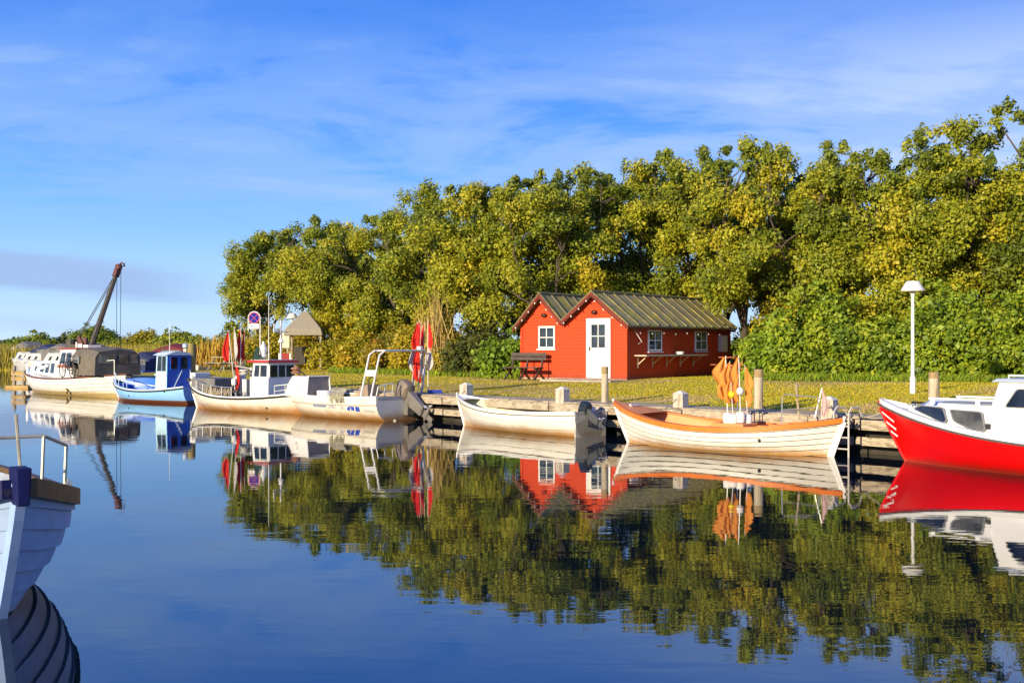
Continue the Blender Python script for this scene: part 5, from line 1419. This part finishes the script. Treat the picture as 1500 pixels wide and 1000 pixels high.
    MB().tube([q_ + Vector((0, .03, .32)), q_ + Vector((.1, .05, .12)), q_ + Vector((-.12, .06, .0)), q_ + Vector((.06, .05, -.1))], .04, 6).tube([q_ + Vector((.1, .05, .2)), q_ + Vector((-.1, .05, .05))], .04, 6).build('rope_fender', M('mossy_rope', (.22, .16, .05), .9, .3), r)
    # bicycle leaning on the deck rail
    d = h.at_z(-1.3, .72, 1)
    b = thing('bicycle', 'black bicycle standing on the side deck of the white cruiser', 'bicycle', to_world(r, (-2.55, 1.34, .80)), r.rotation_euler.z)
    for x, nm in ((.52, 'wheel'), (-.52, 'wheel')):
        w = MB(); n = 22
        w.tube([(x + .33 * math.cos(2 * math.pi * i / n), 0, .34 + .33 * math.sin(2 * math.pi * i / n)) for i in range(n + 1)], .022, 5, cap=False)
        ww = w.build(nm, RUBBER, b); sp = MB()
        for i in range(9): sp.tube([(x, 0, .34), (x + .32 * math.cos(.7 * i), 0, .34 + .32 * math.sin(.7 * i))], .004, 3)
        sp.build('spokes', STEEL, ww)
    MB().tube([(-.52, 0, .34), (-.05, 0, .32), (.34, 0, .78), (-.18, 0, .76), (-.05, 0, .32)], .02, 6).tube([(-.52, 0, .34), (-.18, 0, .76), (-.2, 0, .90)], .017, 6).tube([(.52, 0, .34), (.36, 0, .76), (.33, 0, .98)], .02, 6).build('frame', BLACK, b, smooth=True)
    MB().tube([(.22, -.27, 1.0), (.33, -.1, 1.0), (.33, .1, 1.0), (.22, .27, 1.0)], .014, 6).build('handlebar', BLACK, b); MB().box((-.22, 0, .93), (.26, .13, .06)).build('saddle', BLACK, b, bevel=.02)
    MB().box((-.62, 0, .76), (.40, .16, .02)).box((-.62, .16, .60), (.34, .10, .26)).build('carrier', BLACK, b)
    return r
CRUISE = make_cruiser()

# --- red boat with white cabin (runs out of the frame on the right)
def make_red_boat():
    h = Hull(7.2, 2.5, 1.12, .56, .70, draft=.40, rake_b=.60, rake_s=.1, tw=.7, tm=.44, pm=2.4, pe=1.25)
    hd = Vector((-.69, .72, 0)).normalized(); stem = Vector((7.28, 20.45, 0)); c = stem - hd * (3.6 - .47)
    r, _ = boat_root('red_cabin_boat', 'bright red hulled boat with white cabin and wheelhouse', c, hd)
    h.shell(nt=44, ns=16).build('hull', M('bright_red_gelcoat', (.80, .004, .003), .3, .04, 2, band=((.34, .24, .12), .035), coat=.15, spec=.25, stain=((.42, .02, .012), .03, .16)), r, smooth=True)
    h.rub(.955, .024, .006).build('fender_strip', M('dark_grey_strip', (.12, .10, .10), .5, .1), r, smooth=True)
    h.rail(.10, .085, .0, .992, -.03, .035).build('gunwale', BOATWHITE, r)
    h.deck(.02, .985, -.02, .05).build('deck', M('grey_white_deck', (.52, .51, .50), .6, .1, 4), r)
    X0, X1, XW = 2.05, .65, .62       # trunk from XW..X0, wheelhouse aft of XW
    bow_, sh = 2.28, lambda x: h.sheer(h.t_of_x(x))
    def dk(x): return sh(x) - .0
    tk = MB(); n = 9
    for side in (1, -1):
        rows = []
        for i in range(n + 1):
            x = .35 + (2.92 - .35) * i / n; hb = abs(h.pt(h.t_of_x(x), 1, 1).y); wb = max(.16, hb - .16) ; u = i / n
            zt = 1.13 - .07 * max(0, u - .75) * 4 * .25 ; wt = wb - .13
            xt = x - (.36 * max(0, (u - .70) / .30))
            rows.append([(x, side * wb, dk(x) - .02), (x - (x - xt) * .35, side * (wb - .03), dk(x) + (zt - dk(x)) * .45), (x - (x - xt) * .8, side * (wt + .02), zt - .07), (xt, side * (wt - .04), zt), (xt, 0, zt + .05)])
        tk.grid(rows)
    fr = rows[-1]; tk.add([fr[0], fr[1], fr[2], fr[3], fr[4]] + [(p[0], -p[1], p[2]) for p in (fr[3], fr[2], fr[1], fr[0])], [tuple(range(9))])
    tr = tk.build('trunk_cabin', BOATWHITE, r, smooth=True)
    # side windows follow the trunk wall
    def side_q(xa, xb):
        def wall(x, f):
            hb = abs(h.pt(h.t_of_x(x), 1, 1).y); wb = max(.16, hb - .16); z0 = dk(x) - .02; z1 = 1.10
            return Vector((x, wb - .03 * min(1, f * 2.2) - .08 * max(0, f - .45) / .55, z0 + (z1 - z0) * f))
        return wall
    wall = side_q(0, 0)
    FR = M('grey_rubber_frame', (.20, .20, .20), .5, .1)
    def trunk_window(pts, mat):
        n_ = Vector((.33, .92, .18)).normalized()
        mid = [wall(x, f) + n_ * .022 for x, f in pts]
        cen = sum(mid, Vector()) / len(mid)
        g = MB().prism(mid, n_ * .008).build('window', mat, tr, fix=True)
        out = [p + (p - cen).normalized() * .035 for p in mid]
        MB().ring(out, [p + (p - cen).normalized() * .002 for p in mid], n_ * .02).build('window_frame', FR, g)
    trunk_window(roundpoly([(2.66, .56), (1.98, .16), (1.92, .32), (2.04, .84), (2.52, .84)], .06, 3), TARGLASS)
    trunk_window(roundpoly([(1.86, .80), (1.74, .34), (1.34, .14), (1.16, .20), (1.26, .80)], .07, 3), glass('pale_cabin_glass', (.085, .085, .075), .08))
    MB().box(tuple(wall(1.12, .36) + Vector((0, .02, 0))), (.09, .03, .09)).build('vent', BLACK, tr)
    # wheelhouse
    wb, wt = .92, .80
    wh = MB().hexa([(-1.3, -wb, .58), (1.25, -wb, .58), (1.25, wb, .58), (-1.3, wb, .58)], [(-1.3, -wt, 1.54), (1.0, -wt, 1.54), (1.0, wt, 1.54), (-1.3, wt, 1.54)]).build('wheelhouse', BOATWHITE, r, bevel=.03)
    q = [(1.25, wb, .58), (-1.3, wb, .58), (-1.3, wt, 1.54), (1.0, wt, 1.54)]
    window_on(q, roundpoly([(.26, .57), (.95, .57), (.88, .88), (.38, .88)], .05, 3), TARGLASS, FR, wh, fw=.02); window_on(q, roundpoly([(1.1, .57), (1.9, .57), (1.9, .88), (1.06, .88)], .05, 3), TARGLASS, FR, wh, fw=.02)
    q = [(1.25, -wb, .58), (1.25, wb, .58), (1.0, wt, 1.54), (1.0, -wt, 1.54)]
    for a, b in ((.12, .86), (.96, 1.70)): window_on(q, roundpoly([(a, .58), (b, .58), (b, .92), (a, .92)], .05, 3), TARGLASS, FR, wh, fw=.02)
    MB().hexa(box4(-1.4, 1.12, wt + .05, 1.54), box4(-1.35, 1.04, wt - .02, 1.60)).build('roof', M('blue_grey_roof', (.42, .47, .56), .4, .08), r, bevel=.02)
    MB().tube([(.9, .62, 1.60), (.9, .62, 1.65), (-1.0, .62, 1.65), (-1.0, .62, 1.60)], .016, 6).tube([(.9, -.62, 1.60), (.9, -.62, 1.65), (-1.0, -.62, 1.65), (-1.0, -.62, 1.60)], .016, 6).build('roof_rail', BOATWHITE, r)
    MB().box((.4, -.2, 1.74), (.12, .5, .28)).build('roof_instrument', M('dark_grey_plastic', (.05, .055, .06), .4, .1), r, bevel=.03)
    # handrails on the trunk roof
    for s in (1, -1):
        mb = MB(); ys = lambda x: s * (abs(h.pt(h.t_of_x(x), 1, 1).y) - .42)
        a = [(x, ys(1.2), 1.235) for x in (1.75, 1.0, .15)]
        mb.box(((2.3 + .6) / 2, ys(1.6), 1.215), (1.75, .04, .035))
        for x in (2.25, 1.45, .65): mb.box((x, ys(1.6), 1.165), (.08, .04, .09))
        mb.build('handrail', BOATWHITE, r, bevel=.006)
    MB().box((2.9, 0, 1.06), (.10, .26, .03)).tube([(2.86, -.07, .98), (2.86, -.07, 1.08)], .02).tube([(2.86, .07, .98), (2.86, .07, 1.08)], .02).build('bow_cleat', STEEL, r)
    MB().tube([(2.95, -.05, 1.10), (2.75, -.2, 1.09), (2.5, -.25, 1.04), (2.45, .0, 1.03), (2.7, -.05, 1.07)], .02, 5).build('bow_line', BLACK, r)
    # white chevrons painted by the bow
    mb = MB()
    for z0, ln in ((.90, .34), (.72, .27), (.55, .18)):
        t_end = 1.0
        x_s = h.pt(1.0, h.k_of_z(1.0, z0)).x - .02
        pts = [h.at_z(x_s - ln * i / 4, z0 - .16 * (i / 4) * (ln / .34), 1, .006) for i in range(5)]
        mb.grid([[p + Vector((0, 0, .016)), p - Vector((0, 0, .016))] for p in pts])
    mb.build('bow_stripe', BOATWHITE, r, fix=False)
    MB().tube([h.pt(1, k, 1) + Vector((.008, 0, 0)) for k in (.05, .3, .6, .9)], .022, 6).build('stem', M('bright_red_gelcoat', (.7, .01, .01)), r, smooth=True)
    return r, h
REDB, REDH = make_red_boat()

# --- near boat at the lower left, bow towards the camera
def make_near_boat():
    h = Hull(5.2, 1.85, 1.13, .74, .85, draft=.34, rake_b=.70, rake_s=.1, tw=.5, tm=.45, pm=2.2, pe=1.15, eb=2.3)
    hd = Vector((.60, -.80, 0)).normalized(); stem = Vector((-4.02, 8.6, 0)); c = stem - hd * (2.6 - .67)
    r, _ = boat_root('clinker_boat', 'pale blue white clinker bow with dark blue stem head at the left edge', c, hd)
    h.shell(nt=44, planks=8, lap=.032).build('hull', M('pale_blue_white_planks', (.36, .48, .72), .45, .14, 4, stain=((.30, .28, .24), -.05, .12)), r)
    BLUEP = M('dark_blue_paint', (.008, .011, .075), .6, .35, 9, blotch=((.05, .05, .07), .3), spec=.2); BRN = M('brown_oiled_rim', (.12, .07, .03), .5, .35, 7, .006)
    h.rail(.08, .14, .0, .985, -.10, -.015, sides=(-1,)).build('rubbing_rim', BLUEP, r); h.rail(.08, .14, .0, .985, -.10, -.015, sides=(1,)).build('rubbing_rim', BRN, r)
    h.inner(.20, .06, .03, .96).build('lining', M('grey_blue_lining', (.30, .34, .42), .6, .2), r)
    h.deck(.72, .985, -.02, .05).build('foredeck', M('grey_foredeck', (.34, .36, .40), .6, .2), r)
    for x in (-1.2, .2): thwart(h, x, .48, .26, M('pale_thwart', (.45, .40, .30), .6, .2), r)
    pts = [h.pt(1, k, 1) for k in (.0, .2, .4, .6, .8, 1.0)]; rows = []
    for p in pts: rows.append([p + Vector((.05, .035, 0)), p + Vector((.05, -.035, 0)), p + Vector((-.06, -.055, 0)), p + Vector((-.06, .055, 0))])
    mb = MB().grid(rows, close=True); mb.f += [(0, 1, 2, 3)]; mb.build('stem', M('pale_blue_stem', (.30, .44, .76), .45, .1, 5), r)
    p = h.pt(1, 1); MB().hexa([p + Vector(v) for v in ((-.14, -.050, -.17), (.060, -.044, -.17), (.060, .044, -.17), (-.14, .050, -.17))], [p + Vector(v) for v in ((-.15, -.062, .11), (.066, -.056, .11), (.066, .056, .11), (-.15, .062, .11))]).build('stem_head', BLUEP, r, bevel=.012)
    RP = M('worn_rail_pipe', (.46, .42, .32), .45, .25, 8, metal=.3)
    mb = MB(); top = []
    for t, s in ((.62, -1), (.80, -1), (.93, -1), (.93, 1), (.80, 1), (.62, 1)):
        q = h.pt(t, 1, s); q.y -= s * .05; mb.tube([q, q + Vector((-.02, s * .02, .40))], .014, 6); top.append(q + Vector((-.02, s * .02, .40)))
    mb.tube(top, .015, 6); mb.build('pulpit_rail', RP, r, smooth=True)
    MB().tube([p + Vector((-.06, .0, .12)), p + Vector((-.05, -.03, .50))], .012, 6).build('jack_staff', RP, r)
    MB().box(tuple(h.pt(.80, 1, 1) + Vector((0, -.02, .075))), (.08, .05, .04)).tube([h.pt(.80, 1, 1) + Vector((0, -.02, .06)), h.pt(.80, 1, 1) + Vector((0, -.02, .12))], .01).build('fairlead', STEEL, r)
    MB().tube([p + Vector((-.35 - .06 * math.cos(a), -.12 + .12 * math.sin(a) - .1, .02 + .01 * i)) for i, a in enumerate([k * .7 for k in range(20)])], .02, 5).build('rope_coil', M('yellow_rope', (.55, .40, .06), .8, .2, 12), r)
    q1 = h.at_z(1.95, .62, -1, .02); MB().tube([h.pt(.90, .90, -1, .03), h.pt(.93, .6, -1, .03), h.pt(.955, .45, -1, .03), h.pt(.985, .38, -1, .03)], .006, 5).build('bow_line', ROPE, r)
    return r
make_near_boat()

# --- boats far away in the basin
def far_boat(name, label, px, d, hdg, Lh, Bh, fb, hullm, cab, canopy=None, cabh=.7, canh=.9, group='distant moored motor boats', stripe=None, zbase=0.0):
    h = Hull(Lh, Bh, fb * 1.35, fb, fb, draft=.35, rake_b=.5, tw=.85, tm=.4, pm=3, pe=1.3)
    g = P(px, d, 0); hd = Vector((*hdg, 0)).normalized()
    r = thing(name, label, 'boat', g, math.atan2(hd.y, hd.x), group)
    h.shell(nt=18, ns=8).build('hull', hullm, r, smooth=True)
    h.deck(.02, .98, .0, .03, n=10).build('deck', BOATWHITE, r)
    if stripe: h.rub(.85, .04, .01, n=16).build('rubbing_strip', stripe, r)
    w = Bh * .40; x0, x1 = -.02 * Lh, .30 * Lh
    cb = MB().hexa(box4(x0, x1, w, fb), box4(x0, x1 - .45, w * .85, fb + cabh)).build('cabin', cab, r, bevel=.03)
    q = [(x1, w, fb), (x0, w, fb), (x0, w * .85, fb + cabh), (x1 - .45, w * .85, fb + cabh)]; q2 = [(x0, -w, fb), (x1, -w, fb), (x1 - .45, -w * .85, fb + cabh), (x0, -w * .85, fb + cabh)]
    k = (x1 - x0) / 4
    for a in (.18, 1.4, 2.6):
        window_on(q, [(k * a + .3, cabh * .4), (k * (a + 1), cabh * .4), (k * (a + 1), cabh * .82), (k * a + .35, cabh * .82)], TARGLASS, cab, cb, fw=.02)
        window_on(q2, [(k * a, cabh * .4), (k * (a + 1) - .25, cabh * .4), (k * (a + 1) - .3, cabh * .82), (k * a, cabh * .82)], TARGLASS, cab, cb, fw=.02)
    if canopy:
        rows = []
        for x, z in ((x0 + .35, fb + cabh + .25), (-.18 * Lh, fb + canh + .35), (-.38 * Lh, fb + canh), (-.46 * Lh, fb + .15)):
            rows.append([(x, -w * 1.05, fb), (x, -w, z - .15), (x, -w * .7, z), (x, w * .7, z), (x, w, z - .15), (x, w * 1.05, fb)])
        cn = MB().grid(rows).build('canopy', canopy, r)
        pn = MB()
        for s in (1, -1): pn.prism([(-.08 * Lh, s * w * 1.03, fb + .35), (-.30 * Lh, s * w * 1.03, fb + .35), (-.30 * Lh, s * w * 1.01, fb + canh - .1), (-.08 * Lh, s * w * 1.01, fb + canh - .05)], (0, s * .02, 0))
        pn.build('canopy_window', glass('clear_canopy_window', (.10, .10, .09), .12), cn)
    MB().tube([(.42 * Lh, 0, fb * 1.25), (.42 * Lh, 0, fb * 1.25 + .5), (.25 * Lh, -Bh * .35, fb * 1.1 + .5), (.25 * Lh, -Bh * .35, fb)], .02, 5).tube([(.42 * Lh, 0, fb * 1.25 + .5), (.25 * Lh, Bh * .35, fb * 1.1 + .5), (.25 * Lh, Bh * .35, fb)], .02, 5).build('bow_rail', STEEL, r)
    return r
FARCAB = M('far_grey_cabin', (.52, .51, .48), .5, .12, 2)
FARW = M('far_white_hull', (.50, .50, .48), .4, .08, 2)
far_boat('motor_boat', 'white motor boat with burgundy canopy behind the blue wheelhouse', 240, 74, (-.9, .3), 7.0, 2.6, .95, FARW, FARCAB, M('burgundy_canvas', (.13, .018, .028), .8, .2, 3), cabh=.75, canh=1.05)
far_boat('motor_boat', 'blue hulled boat with white deck right of the brown canopy', 203, 64, (-.8, .5), 5.5, 2.1, .75, M('far_blue_hull', (.02, .10, .36), .4, .1), BOATWHITE, M('navy_canvas', (.02, .03, .09), .8, .2), cabh=.5, canh=.75)
far_boat('motor_boat', 'white cabin boat with dark blue canopy, left of the cruiser bow', 62, 92, (-.9, .45), 7.5, 2.7, .9, FARW, FARCAB, M('navy_canvas', (.02, .03, .09)), cabh=.8, canh=1.1)
far_boat('motor_boat', 'pale motor boat with grey canopy just above the cruiser bow', 78, 84, (-.95, .3), 7.0, 2.6, .95, FARW, FARCAB, M('grey_far_canvas', (.16, .15, .14), .8, .2), cabh=.7, canh=1.1)
far_boat('motor_boat', 'white boat with cream cabin, second from the left edge', 38, 108, (-.7, .7), 6.5, 2.5, .9, FARW, M('cream_cabin', (.62, .58, .46), .5, .1), M('grey_far_canvas', (.16, .15, .14)), cabh=1.2, canh=1.4)
far_boat('motor_boat', 'white boat with dark canopy directly behind the cruiser wheelhouse', 108, 78, (-.95, .2), 6.5, 2.4, .9, FARW, FARCAB, M('navy_canvas', (.02, .03, .09)), cabh=.8, canh=1.2)
far_boat('motor_boat', 'low green striped white boat at the far left edge', 4, 112, (.98, -.15), 9.0, 2.8, .75, M('far_green_hull', (.10, .24, .18), .4, .1), BOATWHITE, M('dark_far_canvas', (.06, .06, .06), .8, .2), cabh=.6, canh=.9, stripe=BOATWHITE)

# --- timber stage by the cruiser's bow
g_ = P(36, 57, 0); t = thing('timber_stage', 'small yellowish timber stage standing in the water at the cruiser bow', 'jetty', g_, R(-20))
YW = M('yellow_stage_timber', (.42, .27, .09), .85, .25, 6, stretch=(.3, 1, 1))
for z in (.48, .76): MB().box((0, 0, z), (.95, .9, .20)).build('plank', YW, t)
MB().box((0, 0, .06), (1.5, 1.1, .14)).build('float', YW, t)
for x in (-.28, .34): MB().tube([(x, -.40, -.6), (x, -.40, 1.15 if x < 0 else .85)], .09, 8).build('post', WOODGREY, t)

# --- harbour crane behind the cruiser
def make_crane():
    g = P(131, 58.5, .74)
    c = thing('harbour_crane', 'old dark boom crane on the quay behind the white cruiser', 'crane', g)
    tip = P(175, 60, Z(388, 60)) - g; BM = M('rusty_dark_boom', (.06, .052, .045), .7, .35, 5); RB = M('rusty_red_steel', (.13, .05, .045), .7, .3)
    foot = Vector((0, 0, 1.15)); v = tip - foot
    MB().tube([foot, foot + v * .15, foot + v * .8, foot + v * .93], [.14, .16, .125, .09], 8).build('boom', BM, c, smooth=True)
    MB().bar(foot + v * .86, tip, .30, .26).tube([tip, tip + Vector((.12, 0, .12)), tip + Vector((.26, 0, .05)), tip + Vector((.26, 0, -.1))], .05, 6).lathe(tip - Vector((0, .15, .1)), [(.05, -.14), (.18, -.12), (.18, .12), (.05, .14)], 10).build('boom_head', RB, c)
    MB().lathe((-.15, 0, 0), [(.55, -.1), (.55, .25), (.35, .3), (.3, 1.15), (.2, 1.2)], 14).build('pedestal', BM, c)
    kp = Vector((-.62, .1, 1.95)); 
    MB().bar((-.1, 0, .9), kp, .16, .16).bar((-.9, 0, .9), kp, .12, .12).bar((-.45, .2, 1.1), (-.45, .2, 1.9), .3, .5).build('king_post', RB, c)
    MB().box((-.75, 0, 1.15), (.7, .6, .75)).lathe((-1.0, 0, 1.5), [(.1, -.3), (.26, -.28), (.26, .28), (.1, .3)], 10).build('winch', M('dark_winch', (.07, .06, .05), .6, .3), c)
    MB().box((-.38, -.4, 1.35), (.32, .06, .4)).build('control_box', LAMPWHITE, c)
    mb = MB()
    for off in ((0, 0, 0), (0, .12, -.08)): mb.tube([kp + Vector(off), foot + v * .94 + Vector(off)], .022, 4)
    mb.tube([foot + v * .10 + Vector((-.1, 0, .2)), foot + v * .62], .016, 4)
    for dx_, z in ((-.02, .55), (.2, .4)): mb.tube([tip + Vector((dx_ - .12, 0, -.1)), Vector((tip.x + dx_ - .15, tip.y - .0, .9))], .014, 4)
    mb.build('cable', BLACK, c)
    return c
make_crane()

# --- boarding ladder at the stern of the orange boat, fenders, ropes
def make_ladder():
    o = P(1232, 21.15, 0)
    l = thing('boarding_ladder', 'pale pipe ladder hanging on the quay between orange and red boats', 'ladder', o, R(-47))
    PI_ = M('pale_ladder_pipe', (.62, .58, .52), .45, .12, 6, metal=.2)
    for x in (-.16, .16):
        MB().tube([(x, .50, .78), (x, .40, .93), (x, .12, .96), (x, .0, .86), (x, 0, -.5)], .018, 6).build('rail', PI_, l, smooth=True)
    for z in (.60, .38, .16, -.06): MB().tube([(-.16, 0, z), (.16, 0, z)], .015, 6).build('rung', PI_, l)
make_ladder()
def rope(label, pts, r=.013, mat=None, sag=.15):
    a, b = Vector(pts[0]), Vector(pts[-1]); path = []
    for u, v in zip(pts[:-1], pts[1:]):
        u, v = Vector(u), Vector(v)
        for i in range(8):
            t = i / 8; q = u.lerp(v, t); q.z -= sag * 4 * t * (1 - t) * (v - u).length / 3; path.append(q - a)
    path.append(b - a)
    o = thing('mooring_line', label, 'rope', a, group='mooring lines'); MB().tube(path, r, 5).build('rope_strand', mat or ROPE, o, smooth=True)
sq = lambda px, d, z: P(px, d, z)
rope('slack pale mooring line from the quay to the red bow', [P(1246, 22.0, .77), to_world(REDB, (3.3, .12, 1.0))], .014, None, .22)
rope('dark line looped on the quay edge between ladder and red boat', [P(1238, 21.7, .80), P(1252, 21.5, .52), P(1262, 21.55, .62), P(1258, 21.6, .80)], .014, M('dark_rope', (.06, .05, .04), .9, .2), .02)
rope('pale mooring line from the dinghy bow to the square bollard', [to_world(DING, (2.5, 0, .80)), P(683, 30.4, .95)], .010, None, .06)
rope('mooring line from the orange bow to the square bollard', [to_world(ORB, (2.3, -.05, .90)), P(997, 25.05, .95)], .010, None, .08)
rope('mooring line from the orange boat stern to the square bollard', [to_world(ORB, (-2.6, 0, .80)), P(1215, 22.1, .98)], .012, None, .05)
rope('mooring line from the fishing boat bow to the quay', [to_world(FISH, (3.0, 0, .95)), Vector((-11.0, 42.5, .76))], .012, None, .08)
